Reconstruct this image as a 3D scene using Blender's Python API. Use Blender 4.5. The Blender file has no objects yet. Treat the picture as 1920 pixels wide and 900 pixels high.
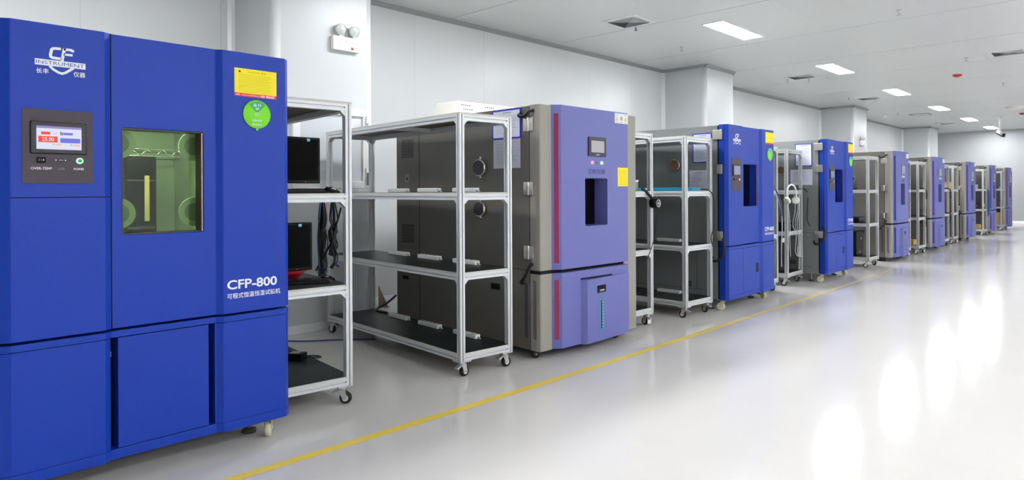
import bpy, bmesh, math, random
from math import sin, cos, pi, radians as RD
from mathutils import Vector, Matrix
random.seed(7)
S = bpy.context.scene
COL = S.collection

# ------------------------------------------------------------------ camera
TH, RO = RD(44.018), RD(0.273)
Rv = Vector((cos(TH), sin(TH), 0)); Fv = Vector((-sin(TH), cos(TH), 0)); Uv = Vector((0, 0, 1))
R2 = Rv*cos(RO) - Uv*sin(RO); U2 = Rv*sin(RO) + Uv*cos(RO)
cam_d = bpy.data.cameras.new('camera'); cam = bpy.data.objects.new('camera', cam_d); COL.objects.link(cam)
M3 = Matrix((R2, U2, -Fv)).transposed()
cam.matrix_world = Matrix.Translation((0, 0, 1.25)) @ M3.to_4x4()
cam_d.sensor_width = 36; cam_d.lens = 36*1239.3/1920; cam_d.shift_y = (358-450)/1920
cam_d.clip_end = 200
S.camera = cam
S.view_settings.view_transform = 'Standard'; S.view_settings.look = 'None'
S.view_settings.gamma = 1; S.view_settings.use_curve_mapping = False
S.view_settings.exposure = 0.0
W_ = bpy.data.worlds.new('world'); S.world = W_; W_.use_nodes = True
W_.node_tree.nodes['Background'].inputs[0].default_value = (0.8, 0.85, 0.9, 1)
W_.node_tree.nodes['Background'].inputs[1].default_value = 0.1
LIGHT_E = 88.0          # ceiling panel emission
LAMP_E = 60.0            # lamp inside the test chamber

# ------------------------------------------------------------------ materials
def lin(c):
    return tuple((v/255/12.92 if v/255 <= .04045 else ((v/255+.055)/1.055)**2.4) for v in c)
def mat(name, rgb, rough=.5, metal=0, emit=None, es=0, noise=0, nscale=60, bump=0, bscale=200, trans=0, alpha=1, ior=None, coat=0, spec=None):
    m = bpy.data.materials.new(name); m.use_nodes = True
    nt = m.node_tree; b = nt.nodes['Principled BSDF']
    c = lin(rgb)+(1,)
    b.inputs['Base Color'].default_value = c
    b.inputs['Roughness'].default_value = rough; b.inputs['Metallic'].default_value = metal
    if trans: b.inputs['Transmission Weight'].default_value = trans
    if ior: b.inputs['IOR'].default_value = ior
    if spec is not None: b.inputs['Specular IOR Level'].default_value = spec
    if coat: b.inputs['Coat Weight'].default_value = coat; b.inputs['Coat Roughness'].default_value = .1
    b.inputs['Alpha'].default_value = alpha
    if emit: b.inputs['Emission Color'].default_value = lin(emit)+(1,); b.inputs['Emission Strength'].default_value = es
    if noise or bump:
        tc = nt.nodes.new('ShaderNodeTexCoord')
    if noise:
        n = nt.nodes.new('ShaderNodeTexNoise'); n.inputs['Scale'].default_value = nscale; n.inputs['Detail'].default_value = 4
        nt.links.new(tc.outputs['Object'], n.inputs['Vector'])
        mx = nt.nodes.new('ShaderNodeMix'); mx.data_type = 'RGBA'
        mx.inputs['A'].default_value = tuple(v*(1-noise) for v in c[:3])+(1,)
        mx.inputs['B'].default_value = tuple(min(1, v*(1+noise)) for v in c[:3])+(1,)
        nt.links.new(n.outputs['Fac'], mx.inputs['Factor']); nt.links.new(mx.outputs['Result'], b.inputs['Base Color'])
    if bump:
        n2 = nt.nodes.new('ShaderNodeTexNoise'); n2.inputs['Scale'].default_value = bscale; n2.inputs['Detail'].default_value = 3
        nt.links.new(tc.outputs['Object'], n2.inputs['Vector'])
        bp = nt.nodes.new('ShaderNodeBump'); bp.inputs['Strength'].default_value = bump; bp.inputs['Distance'].default_value = .002
        nt.links.new(n2.outputs['Fac'], bp.inputs['Height']); nt.links.new(bp.outputs['Normal'], b.inputs['Normal'])
    return m
K = dict(
 blue=mat('blue powder coat', (6, 56, 168), .38, spec=.35, noise=.06, bump=.25, bscale=500),
 blueg=mat('dark blue door edge', (24, 50, 150), .38),
 violet=mat('violet powder coat', (104, 108, 176), .42, noise=.05, bump=.25, bscale=500),
 greyd=mat('grey sheet metal', (128, 132, 132), .4, noise=.05, bump=.2, bscale=400),
 greyw=mat('warm grey sheet metal', (152, 148, 140), .42, noise=.05, bump=.2, bscale=400),
 alu=mat('aluminium profile', (216, 218, 220), .32, .35),
 aluside=mat('aluminium groove', (120, 122, 126), .4, .6),
 steel=mat('stainless steel', (205, 203, 196), .22, .9),
 steeld=mat('dark stainless', (70, 66, 64), .3, .7),
 zinc=mat('zinc plated steel', (200, 200, 202), .3, .7),
 board=mat('shelf board edge', (206, 206, 200), .6),
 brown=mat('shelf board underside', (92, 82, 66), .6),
 mat_=mat('green rubber shelf mat', (27, 36, 35), .45, noise=.1, nscale=20),
 scrblk=mat('matt black screen', (7, 7, 8), .6, spec=.08),
 black=mat('black plastic', (10, 10, 11), .45, spec=.25),
 gloss=mat('glossy black', (5, 5, 6), .25, spec=.2),
 gap=mat('black gap', (4, 4, 5), .9),
 rubber=mat('black rubber', (20, 20, 21), .6),
 cream=mat('cream nylon', (214, 214, 176), .45),
 creamm=mat('cream painted steel', (206, 204, 186), .45),
 white=mat('white plastic', (232, 232, 230), .35),
 offw=mat('off white plastic', (225, 222, 212), .5),
 paper=mat('white paper', (214, 218, 236), .7),
 ink=mat('grey print', (120, 124, 140), .8),
 bluef=mat('blue plastic frame', (20, 30, 190), .35),
 yellow=mat('yellow sticker', (250, 232, 20), .5),
 yink=mat('dark yellow print', (190, 170, 20), .6),
 red=mat('red sticker', (230, 40, 30), .5),
 redgas=mat('red gasket', (140, 8, 30), .35),
 green=mat('lime green plastic', (120, 225, 20), .35),
 dgreen=mat('emerald label', (40, 170, 90), .4),
 lett=mat('white lettering', (240, 242, 246), .5),
 blett=mat('navy lettering', (44, 40, 110), .5),
 panel=mat('dark control panel', (66, 56, 66), .5),
 frame=mat('dark screen frame', (48, 44, 52), .45),
 redslot=mat('crimson louvre', (120, 32, 74), .5),
 blueslot=mat('royal blue louvre', (22, 18, 130), .5),
 purpslot=mat('plum louvre', (92, 42, 104), .5),
 tank=mat('teal gauge', (70, 120, 168), .3),
 card=mat('cardboard', (196, 168, 120), .8, noise=.05, nscale=12),
 card2=mat('ochre cardboard', (190, 158, 84), .8),
 teal=mat('turquoise box', (30, 140, 176), .4),
 redp=mat('red plastic', (190, 20, 30), .35),
 bcable=mat('blue cable', (40, 80, 140), .4),
 wcable=mat('white cable', (215, 218, 220), .4),
 skin=mat('tan rubber', (120, 88, 60), .6),
 lens=mat('lamp lens', (205, 214, 208), .12, 0, coat=.5),
 det=mat('detector red', (190, 40, 30), .4),
 chamber=mat('chamber lining', (164, 172, 156), .4),
 gside=mat('warm grey sheet darkened for shade', (104, 101, 95), .33, noise=.04, bump=.15, bscale=400),  # darker copy of the warm grey, shade painted into cabinet sides
 gshade2=mat('cool grey sheet darkened for shade', (124, 128, 128), .33, noise=.04, bump=.15, bscale=400),  # darkened a little, cabinet side shade kept in the colour
 disc=mat('pale green disc', (222, 230, 205), .5),
 dgrey=mat('dark grey', (58, 58, 62), .5),
 screenoff=mat('grey screen', (176, 170, 176), .3),
 pinkish=mat('lilac screen', (150, 160, 190), .2),
 trimw=mat('white trim', (226, 227, 228), .3),
)
def emis(name, rgb, s):
    m = bpy.data.materials.new(name); m.use_nodes = True; nt = m.node_tree
    nt.nodes.remove(nt.nodes['Principled BSDF']); e = nt.nodes.new('ShaderNodeEmission')
    e.inputs[0].default_value = lin(rgb)+(1,); e.inputs[1].default_value = s
    nt.links.new(e.outputs[0], nt.nodes['Material Output'].inputs[0]); return m
K['lamp'] = emis('lit ceiling panel', (250, 252, 255), LIGHT_E)
K['clamp'] = emis('chamber lamp', (240, 250, 226), LAMP_E)
K['scr_w'] = emis('lit screen white', (225, 228, 250), 1.0)
K['scr_r'] = emis('lit screen red', (240, 92, 80), 1.0)
K['scr_b'] = emis('lit screen blue', (120, 124, 225), 1.0)
K['scr_o'] = emis('lit screen orange', (250, 190, 110), 1.0)
K['scr_v'] = emis('lit screen violet bar', (160, 150, 215), .9)
K['led_g'] = emis('green led', (190, 255, 200), 1.3)
K['led_r'] = emis('red led', (255, 90, 80), 1.3)
K['led_p'] = emis('pink led', (255, 190, 200), 1.0)
K['led_o'] = emis('orange led', (255, 80, 40), 2.5)
K['scr_m'] = emis('lit monitor', (175, 195, 240), .8)
def glass(name, tint, mixf=.1):
    m = bpy.data.materials.new(name); m.use_nodes = True; nt = m.node_tree
    nt.nodes.remove(nt.nodes['Principled BSDF'])
    t = nt.nodes.new('ShaderNodeBsdfTransparent'); t.inputs[0].default_value = lin(tint)+(1,)
    g = nt.nodes.new('ShaderNodeBsdfGlossy'); g.inputs['Roughness'].default_value = .03
    fr = nt.nodes.new('ShaderNodeFresnel'); fr.inputs[0].default_value = 1.5
    mx = nt.nodes.new('ShaderNodeMixShader')
    nt.links.new(fr.outputs[0], mx.inputs[0]); nt.links.new(t.outputs[0], mx.inputs[1]); nt.links.new(g.outputs[0], mx.inputs[2])
    nt.links.new(mx.outputs[0], nt.nodes['Material Output'].inputs[0]); return m
K['glass_g'] = glass('green tinted glass', (214, 228, 206))
K['glass_d'] = glass('dark tinted glass', (110, 110, 120))

def floor_mat():
    m = mat('polished epoxy floor', (214, 211, 206), .2, spec=.12)
    nt = m.node_tree; b = nt.nodes['Principled BSDF']; tc = nt.nodes.new('ShaderNodeTexCoord')
    n = nt.nodes.new('ShaderNodeTexNoise'); n.inputs['Scale'].default_value = 1.3; n.inputs['Detail'].default_value = 6
    nt.links.new(tc.outputs['Object'], n.inputs['Vector'])
    mx = nt.nodes.new('ShaderNodeMix'); mx.data_type = 'RGBA'
    mx.inputs['A'].default_value = lin((215, 212, 208))+(1,); mx.inputs['B'].default_value = lin((224, 221, 218))+(1,)
    nt.links.new(n.outputs['Fac'], mx.inputs['Factor']); nt.links.new(mx.outputs['Result'], b.inputs['Base Color'])
    mp = nt.nodes.new('ShaderNodeMapping'); mp.inputs['Scale'].default_value = (26, 1.6, 1); mp.inputs['Rotation'].default_value = (0, 0, RD(-44))
    mp2 = nt.nodes.new('ShaderNodeMapping'); mp2.inputs['Rotation'].default_value = (0, 0, RD(-46)); mp2.inputs['Scale'].default_value = (3, 40, 1)
    nt.links.new(tc.outputs['Object'], mp2.inputs['Vector'])
    n2 = nt.nodes.new('ShaderNodeTexNoise'); n2.inputs['Scale'].default_value = 1.0; n2.inputs['Detail'].default_value = 3
    nt.links.new(mp2.outputs[0], n2.inputs['Vector'])
    n3 = nt.nodes.new('ShaderNodeTexNoise'); n3.inputs['Scale'].default_value = 7; n3.inputs['Detail'].default_value = 2
    nt.links.new(tc.outputs['Object'], n3.inputs['Vector'])
    ad = nt.nodes.new('ShaderNodeMath'); ad.operation = 'ADD'
    nt.links.new(n2.outputs['Fac'], ad.inputs[0]); nt.links.new(n3.outputs['Fac'], ad.inputs[1])
    bp = nt.nodes.new('ShaderNodeBump'); bp.inputs['Strength'].default_value = .10; bp.inputs['Distance'].default_value = .003
    nt.links.new(ad.outputs[0], bp.inputs['Height']); nt.links.new(bp.outputs[0], b.inputs['Normal'])
    b.inputs['Roughness'].default_value = .12
    return m
K['floor'] = floor_mat()
K['clad'] = mat('wall panel dimmed on columns', (198, 201, 203), .33, noise=.02, nscale=3)  # wall paint toned down where the ceiling lights hit the columns hard
K['wall_dimmed'] = mat('wall panel dimmed at hotspot', (172, 174, 176), .5, noise=.02, nscale=3)  # wall paint darkened to offset the hotspot of the end lights
K['wall'] = mat('white wall panel', (219, 221, 222), .33, noise=.02, nscale=3)
K['ceil'] = mat('white ceiling panel', (216, 218, 217), .3, noise=.02, nscale=2)
K['joint'] = mat('panel joint', (58, 60, 60), .6)
K['wjoint'] = mat('wall joint', (215, 217, 218), .5)

# ------------------------------------------------------------------ mesh helpers
class MB:
    def __init__(s): s.v = []; s.f = []; s.m = []; s.mats = []; s.sm = []
    def mi(s, m):
        m = K[m] if isinstance(m, str) else m
        if m not in s.mats: s.mats.append(m)
        return s.mats.index(m)
    def add(s, vs, fs, m, smooth=False, T=None):
        o = len(s.v); i = s.mi(m)
        s.v += [tuple(T @ Vector(p)) if T else tuple(p) for p in vs]
        s.f += [tuple(o+k for k in f) for f in fs]; s.m += [i]*len(fs); s.sm += [smooth]*len(fs)
        return s
    def box(s, a, b, m, T=None):
        x0, y0, z0 = (min(a[i], b[i]) for i in range(3)); x1, y1, z1 = (max(a[i], b[i]) for i in range(3))
        vs = [(x0,y0,z0),(x1,y0,z0),(x1,y1,z0),(x0,y1,z0),(x0,y0,z1),(x1,y0,z1),(x1,y1,z1),(x0,y1,z1)]
        return s.add(vs, [(0,3,2,1),(4,5,6,7),(0,1,5,4),(1,2,6,5),(2,3,7,6),(3,0,4,7)], m, T=T)
    def prism(s, poly, h0, h1, m, axis='z', T=None, smooth=False):
        # poly ccw in the plane; axis z: (x,y); axis y: (x,z); axis x: (y,z)
        n = len(poly)
        def P(p, h):
            return {'z': (p[0], p[1], h), 'y': (p[0], h, p[1]), 'x': (h, p[0], p[1])}[axis]
        vs = [P(p, h0) for p in poly] + [P(p, h1) for p in poly]
        sd = [(i, (i+1) % n, n+(i+1) % n, n+i) for i in range(n)]
        cap = [tuple(range(n))[::-1], tuple(range(n, 2*n))]
        if axis == 'y': sd = [f[::-1] for f in sd]; cap = [f[::-1] for f in cap]
        s.add(vs, sd, m, smooth, T); o = len(s.v)-2*n
        i = s.mi(m)
        for c in cap: s.f.append(tuple(o+k for k in c)); s.m.append(i); s.sm.append(False)
        return s
    def cyl(s, p0, p1, r, m, n=16, r1=None, caps=True, smooth=True, T=None):
        p0 = Vector(p0); p1 = Vector(p1); d = (p1-p0).normalized()
        u = d.orthogonal().normalized(); w = d.cross(u); r1 = r if r1 is None else r1
        vs = [p0+(u*cos(2*pi*k/n)+w*sin(2*pi*k/n))*r for k in range(n)]+[p1+(u*cos(2*pi*k/n)+w*sin(2*pi*k/n))*r1 for k in range(n)]
        s.add(vs, [(k, (k+1) % n, n+(k+1) % n, n+k) for k in range(n)], m, smooth, T)
        if caps:
            o = len(s.v)-2*n; i = s.mi(m)
            s.f += [tuple(range(o+n-1, o-1, -1)), tuple(range(o+n, o+2*n))]; s.m += [i, i]; s.sm += [False, False]
        return s
    def tube(s, pts, r, m, n=8, sub=4, rf=None):
        P = [Vector(p) for p in pts]
        if sub > 1 and len(P) > 2:
            Q = []
            for i in range(len(P)-1):
                p0 = P[max(i-1, 0)]; p1 = P[i]; p2 = P[i+1]; p3 = P[min(i+2, len(P)-1)]
                for k in range(sub):
                    t = k/sub
                    Q.append(.5*((2*p1)+(p2-p0)*t+(2*p0-5*p1+4*p2-p3)*t*t+(3*p1-p0-3*p2+p3)*t**3))
            Q.append(P[-1]); P = Q
        N = len(P); vs = []; up = None
        for i, p in enumerate(P):
            d = (P[min(i+1, N-1)]-P[max(i-1, 0)]).normalized()
            if up is None: up = d.orthogonal().normalized()
            up = (up-d*up.dot(d)).normalized(); w = d.cross(up)
            rr = r*(rf(i) if rf else 1)
            vs += [p+(up*cos(2*pi*k/n)+w*sin(2*pi*k/n))*rr for k in range(n)]
        fs = [(i*n+k, i*n+(k+1) % n, (i+1)*n+(k+1) % n, (i+1)*n+k) for i in range(N-1) for k in range(n)]
        fs += [tuple(range(n))[::-1], tuple(range((N-1)*n, N*n))]
        return s.add(vs, fs, m, True)
    def lathe(s, prof, m, n=20, T=None, smooth=True):
        # prof: (r, z) about local z
        vs = [(r*cos(2*pi*k/n), r*sin(2*pi*k/n), z) for r, z in prof for k in range(n)]
        fs = [(i*n+k, i*n+(k+1) % n, (i+1)*n+(k+1) % n, (i+1)*n+k) for i in range(len(prof)-1) for k in range(n)]
        return s.add(vs, fs, m, smooth, T)
    def build(s, name, parent=None, loc=None, rz=0, bevel=0):
        me = bpy.data.meshes.new(name); me.from_pydata(s.v, [], s.f)
        for m in s.mats: me.materials.append(m)
        me.polygons.foreach_set('material_index', s.m); me.polygons.foreach_set('use_smooth', s.sm); me.update()
        o = bpy.data.objects.new(name, me); COL.objects.link(o)
        if parent: o.parent = parent
        if loc: o.location = loc
        if rz: o.rotation_euler.z = rz
        if bevel:
            b = o.modifiers.new('bevel', 'BEVEL'); b.width = bevel; b.segments = 2; b.limit_method = 'ANGLE'; b.angle_limit = RD(40)
        return o
def tag(o, label, cat, group=None, kind=None):
    if label: o['label'] = label
    if cat: o['category'] = cat
    if group: o['group'] = group
    if kind: o['kind'] = kind
    return o
def thing(name, label, cat, loc=(0, 0, 0), rz=0, group=None):
    o = bpy.data.objects.new(name, None); COL.objects.link(o); o.empty_display_size = .1
    o.location = loc; o.rotation_euler.z = rz
    return tag(o, label, cat, group)
def struct(name, mb, label=None, **k):
    o = mb.build(name, **k); o['kind'] = 'structure'
    if label: o['label'] = label
    return o
def boolcut(o, cutters):
    for c in cutters:
        md = o.modifiers.new('cut', 'BOOLEAN'); md.operation = 'DIFFERENCE'; md.object = c; md.solver = 'EXACT'
    bpy.context.view_layer.update()
    dg = bpy.context.evaluated_depsgraph_get()
    me = bpy.data.meshes.new_from_object(o.evaluated_get(dg))
    o.modifiers.clear(); o.data = me
    for c in cutters: bpy.data.objects.remove(c)
def rrect(y0, y1, z0, z1, r, n=4):
    pts = []
    for cx, cy, a in ((y1-r, z0+r, -90), (y1-r, z1-r, 0), (y0+r, z1-r, 90), (y0+r, z0+r, 180)):
        for k in range(n+1):
            t = RD(a+90*k/n); pts.append((cx+r*cos(t), cy+r*sin(t)))
    return pts
def textmesh(mb, body, rect, x, m, face='+X', off=0, shear=0, depth=.0006, keep=False, spacing=1):
    """lettering filling rect=(a0,a1,z0,z1) on the plane at x, facing +X or -Y"""
    c = bpy.data.curves.new('t', 'FONT'); c.body = body; c.offset = off; c.shear = shear; c.space_character = spacing
    c.resolution_u = 3
    o = bpy.data.objects.new('t', c); COL.objects.link(o); bpy.context.view_layer.update()
    me = bpy.data.meshes.new_from_object(o.evaluated_get(bpy.context.evaluated_depsgraph_get()))
    bpy.data.objects.remove(o); bpy.data.curves.remove(c)
    if not me.vertices: return mb
    xs = [v.co.x for v in me.vertices]; ys = [v.co.y for v in me.vertices]
    a0, a1, z0, z1 = rect
    sx = (a1-a0)/(max(xs)-min(xs)); sy = (z1-z0)/(max(ys)-min(ys))
    if keep: sx = sy = min(sx, sy)
    ox = a0+((a1-a0)-sx*(max(xs)-min(xs)))/2
    vs = []
    for v in me.vertices:
        a = ox+(v.co.x-min(xs))*sx; z = z0+(v.co.y-min(ys))*sy
        vs.append((x+depth, a, z) if face == '+X' else (a, x-depth, z))
    mb.add(vs, [tuple(p.vertices) for p in me.polygons], m)
    bpy.data.meshes.remove(me)
    return mb
def plate(mb, x, y0, y1, z0, z1, m, t=.0006):
    return mb.box((x-.0002, y0, z0), (x+t, y1, z1), m)
def splate(mb, y, x0, x1, z0, z1, m, t=.0006):
    return mb.box((x0, y-t, z0), (x1, y+.0002, z1), m)

# ------------------------------------------------------------------ room
XW, XR, Y0, Y1, ZC = -6.25, 6.0, -7.0, 29.6, 3.385
COLS = [(-5.05, -4.0), (2.67, 3.68), (10.35, 11.42), (18.1, 19.25), (26.1, 27.4)]
XC = -5.43
m = MB(); m.box((XW-.3, Y0-.3, -.1), (XR+.3, Y1+.3, 0), 'floor'); struct('floor', m, 'glossy pale grey epoxy floor')
# ceiling: panels with open joints over a dark backing
m = MB(); m.box((XW-.3, Y0-.3, ZC+.012), (XR+.3, Y1+.3, ZC+.1), 'joint')
ys = [1.37+2*k for k in range(-3, 15)]; ys = [Y0-.3]+[y for y in ys if Y0 < y < Y1]+[Y1+.3]
xs = [-3.05+1.14*k for k in range(-3, 9)]; xs = [XW-.3]+[x for x in xs if XW+.2 < x < XR]+[XR+.3]
for i in range(len(ys)-1):
    for j in range(len(xs)-1):
        m.box((xs[j]+(.0008 if j else 0), ys[i]+.006, ZC), (xs[j+1]-.0008, ys[i+1]-.006, ZC+.013), 'ceil')
struct('ceiling', m, 'white panelled ceiling')
def wallpanels(x, y0, y1, step=1.13, start=4.82):
    m = MB(); m.box((x-.3, y0, 0), (x-.006, y1, ZC+.02), 'wjoint')
    js = [start+step*k for k in range(-12, 26)]; js = [y0]+[y for y in js if y0+.1 < y < y1-.1]+[y1]
    for a, b in zip(js, js[1:]): m.box((x-.012, a+.0008, 0), (x, b-.0008, ZC+.01), 'wall')
    return m
struct('wall_left', wallpanels(XW, Y0, Y1), 'white panel wall behind the row of cabinets')
m = MB(); m.box((XW-.3, Y1, 0), (XR+.3, Y1+.3, ZC+.02), 'wall_dimmed'); struct('wall_back', m, 'far white wall at the end of the room')
m = MB(); m.box((XR, Y0, 0), (XR+.3, Y1, ZC+.02), 'wall'); struct('wall_right', m)
m = MB(); m.box((XW-.3, Y0-.3, 0), (XR+.3, Y0, ZC+.02), 'wall'); struct('wall_front', m)
for i, (a, b) in enumerate(COLS):
    m = MB(); r = .05
    pts = [(XW+.001, a)]
    for k in range(7):
        t = RD(-90+15*k); pts.append((XC-r+r*cos(t), a+r+r*sin(t)))
    for k in range(7):
        t = RD(15*k); pts.append((XC-r+r*cos(t), b-r+r*sin(t)))
    pts.append((XW+.001, b))
    m.prism(pts, 0, ZC-.0005, 'clad')
    # lighter corner trims
    for yc, sg in ((a, 1), (b, -1)):
        m.cyl((XC-r, yc+sg*r, .002), (XC-r, yc+sg*r, ZC-.001), r+.003, 'trimw', n=24)
    c = struct('column', m, 'white clad column standing out from the left wall')
    m = MB()
    for yc in (a, b):
        sg = -1 if yc == a else 1
        m.prism([(XW, yc), (XW+.05, yc), (XW+.02, yc+sg*.02), (XW, yc+sg*.05)][::(-1 if sg > 0 else 1)][::-1], .1, ZC-.05, 'trimw')
    struct('trim_%d' % (i+1), m)
def cove(name, segs, z0, z1, out, mt):
    m = MB()
    for (xa, ya, xb, yb, nx, ny) in segs:
        a = Vector((xa, ya, 0)); b = Vector((xb, yb, 0)); n = Vector((nx, ny, 0))*out
        zz = (z0, z1)
        if z0 < 1: P = [a+Vector((0, 0, z0)), b+Vector((0, 0, z0)), b+Vector((0, 0, z1)), a+Vector((0, 0, z1))]; Q = [a+n+Vector((0, 0, z0)), b+n+Vector((0, 0, z0)), b+n*.25+Vector((0, 0, z1)), a+n*.25+Vector((0, 0, z1))]
        else: P = [a+Vector((0, 0, z0)), b+Vector((0, 0, z0)), b+Vector((0, 0, z1)), a+Vector((0, 0, z1))]; Q = [a+n*.25+Vector((0, 0, z0)), b+n*.25+Vector((0, 0, z0)), b+n+Vector((0, 0, z1)), a+n+Vector((0, 0, z1))]
        m.add(P+Q, [(0,1,2,3),(4,7,6,5),(0,4,5,1),(3,2,6,7),(0,3,7,4),(1,5,6,2)], mt)
    return struct(name, m)
segs = []; y = Y0
for a, b in COLS:
    if a > y: segs.append((XW, y, XW, a, 1, 0))
    segs.append((XW, a, XC+.003, a, 0, -1)); segs.append((XC, a, XC, b, 1, 0)); segs.append((XW, b, XC+.003, b, 0, 1)); y = b
segs.append((XW, y, XW, Y1, 1, 0))
K['cove'] = mat('cove with painted shade', (150, 152, 152), .5)  # darkened so the shadow line under the ceiling is in the colour
cove('trim_7', segs, ZC-.05, ZC-.0006, .045, 'cove')
cove('baseboard_left', segs, .001, .07, .03, 'trimw')
cove('baseboard_back', [(XW, Y1, XR, Y1, 0, -1)], .001, .09, .04, 'trimw')
cove('baseboard_right', [(XR, Y0, XR, Y1, -1, 0)], .001, .07, .03, 'trimw')

# small framed window on the first column
w = thing('window_1', 'small white framed hatch window on the first column', None, (XC, 2.83, 1.28)); w['kind'] = 'structure'
m = MB(); W2, H2 = .79, .755
m.box((0, 0, 0), (.035, W2, .07), 'trimw').box((0, 0, H2-.075), (.035, W2, H2), 'trimw').box((0, 0, .07), (.035, .07, H2-.075), 'trimw').box((0, W2-.075, .07), (.035, W2, H2-.075), 'trimw')
m.box((0, -.02, -.05), (.05, W2+.02, -.005), 'trimw')
o = m.build('window_frame', w, bevel=.004)
m = MB(); m.box((.006, .07, .07), (.014, W2-.075, H2-.075), mat('pale window pane', (200, 205, 208), .12)); m.build('pane', w)
m = MB(); m.box((.035, W2-.05, .10), (.05, W2-.02, .20), 'white').box((.05, W2-.045, .03), (.062, W2-.025, .15), 'aluside'); m.build('handle', w, bevel=.003)
m = MB(); m.box((.035, W2-.045, .62), (.055, W2-.015, .69), 'white'); m.build('hinge', w, bevel=.003)

# yellow floor line
pts = [(-2.885, 1.0), (-2.878, 1.3), (-2.862, 1.9), (-2.850, 2.6), (-2.838, 3.5), (-2.836, 4.8), (-2.84, 6.2), (-2.845, 7.6), (-2.86, 9.2), (-2.88, 10.6), (-2.90, 11.6)]
m = MB(); hw = .03
vs = [(x-hw, y, .0012) for x, y in pts]+[(x+hw, y, .0012) for x, y in pts]; n = len(pts)
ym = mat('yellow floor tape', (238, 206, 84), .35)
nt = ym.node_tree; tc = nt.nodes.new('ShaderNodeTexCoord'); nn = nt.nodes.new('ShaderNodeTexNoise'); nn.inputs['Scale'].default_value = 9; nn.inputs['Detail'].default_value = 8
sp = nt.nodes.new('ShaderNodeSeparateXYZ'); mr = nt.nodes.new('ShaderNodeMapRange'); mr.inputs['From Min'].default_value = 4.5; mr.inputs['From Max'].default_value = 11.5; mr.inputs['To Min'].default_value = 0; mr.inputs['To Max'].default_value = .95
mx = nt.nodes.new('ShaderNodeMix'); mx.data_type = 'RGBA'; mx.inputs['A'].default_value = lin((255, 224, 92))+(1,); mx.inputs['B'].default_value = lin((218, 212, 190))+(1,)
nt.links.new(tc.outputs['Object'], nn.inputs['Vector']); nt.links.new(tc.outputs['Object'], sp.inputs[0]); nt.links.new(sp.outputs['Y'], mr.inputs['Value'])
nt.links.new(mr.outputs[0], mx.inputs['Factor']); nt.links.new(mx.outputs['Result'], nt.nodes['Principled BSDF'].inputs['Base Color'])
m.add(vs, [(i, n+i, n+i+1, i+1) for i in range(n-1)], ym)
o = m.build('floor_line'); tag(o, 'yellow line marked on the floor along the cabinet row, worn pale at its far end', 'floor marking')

# ------------------------------------------------------------------ ceiling fittings
def ceil_light(x, y, label):
    t = thing('ceiling_light', label, 'ceiling light', (x, y, ZC), group='recessed ceiling panel lights')
    m = MB(); a, b = .135, .59
    m.box((-a-.012, -b-.012, -.012), (a+.012, -b, 0), 'trimw').box((-a-.012, b, -.012), (a+.012, b+.012, 0), 'trimw').box((-a-.012, -b, -.012), (-a, b, 0), 'trimw').box((a, -b, -.012), (a+.012, b, 0), 'trimw')
    m.build('frame', t)
    m = MB(); m.box((-a, -b, -.009), (a, b, -.001), 'lamp'); m.build('diffuser', t)
names = ['nearest', 'second nearest', 'third nearest', 'third farthest', 'second farthest', 'farthest']
LY = [8.43, 12.4, 16.33, 20.4, 24.4, 28.2]
for i, y in enumerate(LY): ceil_light(-4.0, y, 'lit rectangular ceiling panel light, %s in the row in view' % names[i])
ceil_light(-4.0, 4.45, 'lit ceiling panel light out of view above the crimson-striped chamber')
ceil_light(-4.0, .45, 'lit ceiling panel light out of view above the nearest blue chamber')
for x in (2.3, 5.3):
    for i, y in enumerate((-1.6, 2.4, 6.4, 10.4, 14.4, 18.4, 22.4)):
        ceil_light(x, y, 'aisle ceiling light outside the picture, %s from the camera, %s row' % (['first', 'second', 'third', 'fourth', 'fifth', 'sixth', 'seventh'][i], 'middle' if x < 3 else 'right'))

def diffuser(x, y, label, s=.5, cat='air vent'):
    t = thing('air_vent', label, cat, (x, y, ZC), group='square ceiling air vents')
    m = MB(); h = s/2
    for q in range(4):
        T = Matrix.Rotation(q*pi/2, 4, 'Z')
        m.add([(-h, -h, 0), (h, -h, 0), (h-.05, -h+.05, -.012), (-h+.05, -h+.05, -.012), (-h, -h, -.004), (h, -h, -.004)], [(4, 5, 2, 3), (0, 1, 5, 4)], 'trimw', T=T)
    m.build('frame', t)
    m = MB(); m.box((-h+.05, -h+.05, -.003), (h-.05, h-.05, -.0005), 'gap'); m.build('backing', t)
    m = MB(); nl = 8
    for q in range(4):
        T = Matrix.Rotation(q*pi/2, 4, 'Z')
        for k in range(nl):
            a = h-.05-(h-.05)*k/nl; b = a-(h-.05)/nl*.62
            m.add([(-a, -a, -.004), (a, -a, -.004), (b, -b, -.016), (-b, -b, -.016)], [(0, 1, 2, 3), (3, 2, 1, 0)], 'trimw', T=T)
    m.build('louvre', t)
diffuser(-4.74, 7.05, 'white square louvred air vent in ceiling nearest the camera')
diffuser(-4.74, 12.8, 'louvred air vent in ceiling in front of the second column')
diffuser(-4.74, 16.95, 'louvred air vent in ceiling before the third column')
diffuser(-1.6, 12.85, 'louvred air vent in ceiling at the right edge of the picture')
diffuser(-4.74, 25.3, 'small far louvred air vent near the end wall', .5)
t = thing('access_panel', 'flat white framed access panel in the far ceiling', 'access panel', (-4.74, 21.75, ZC))
m = MB(); h = .24
for q in range(4):
    T = Matrix.Rotation(q*pi/2, 4, 'Z'); m.box((-h, -h, -.008), (h, -h+.02, -.0005), 'joint', T=T)
m.build('frame', t); m = MB(); m.box((-h+.02, -h+.02, -.006), (h-.02, h-.02, -.0005), 'ceil'); m.build('cover', t)

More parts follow.
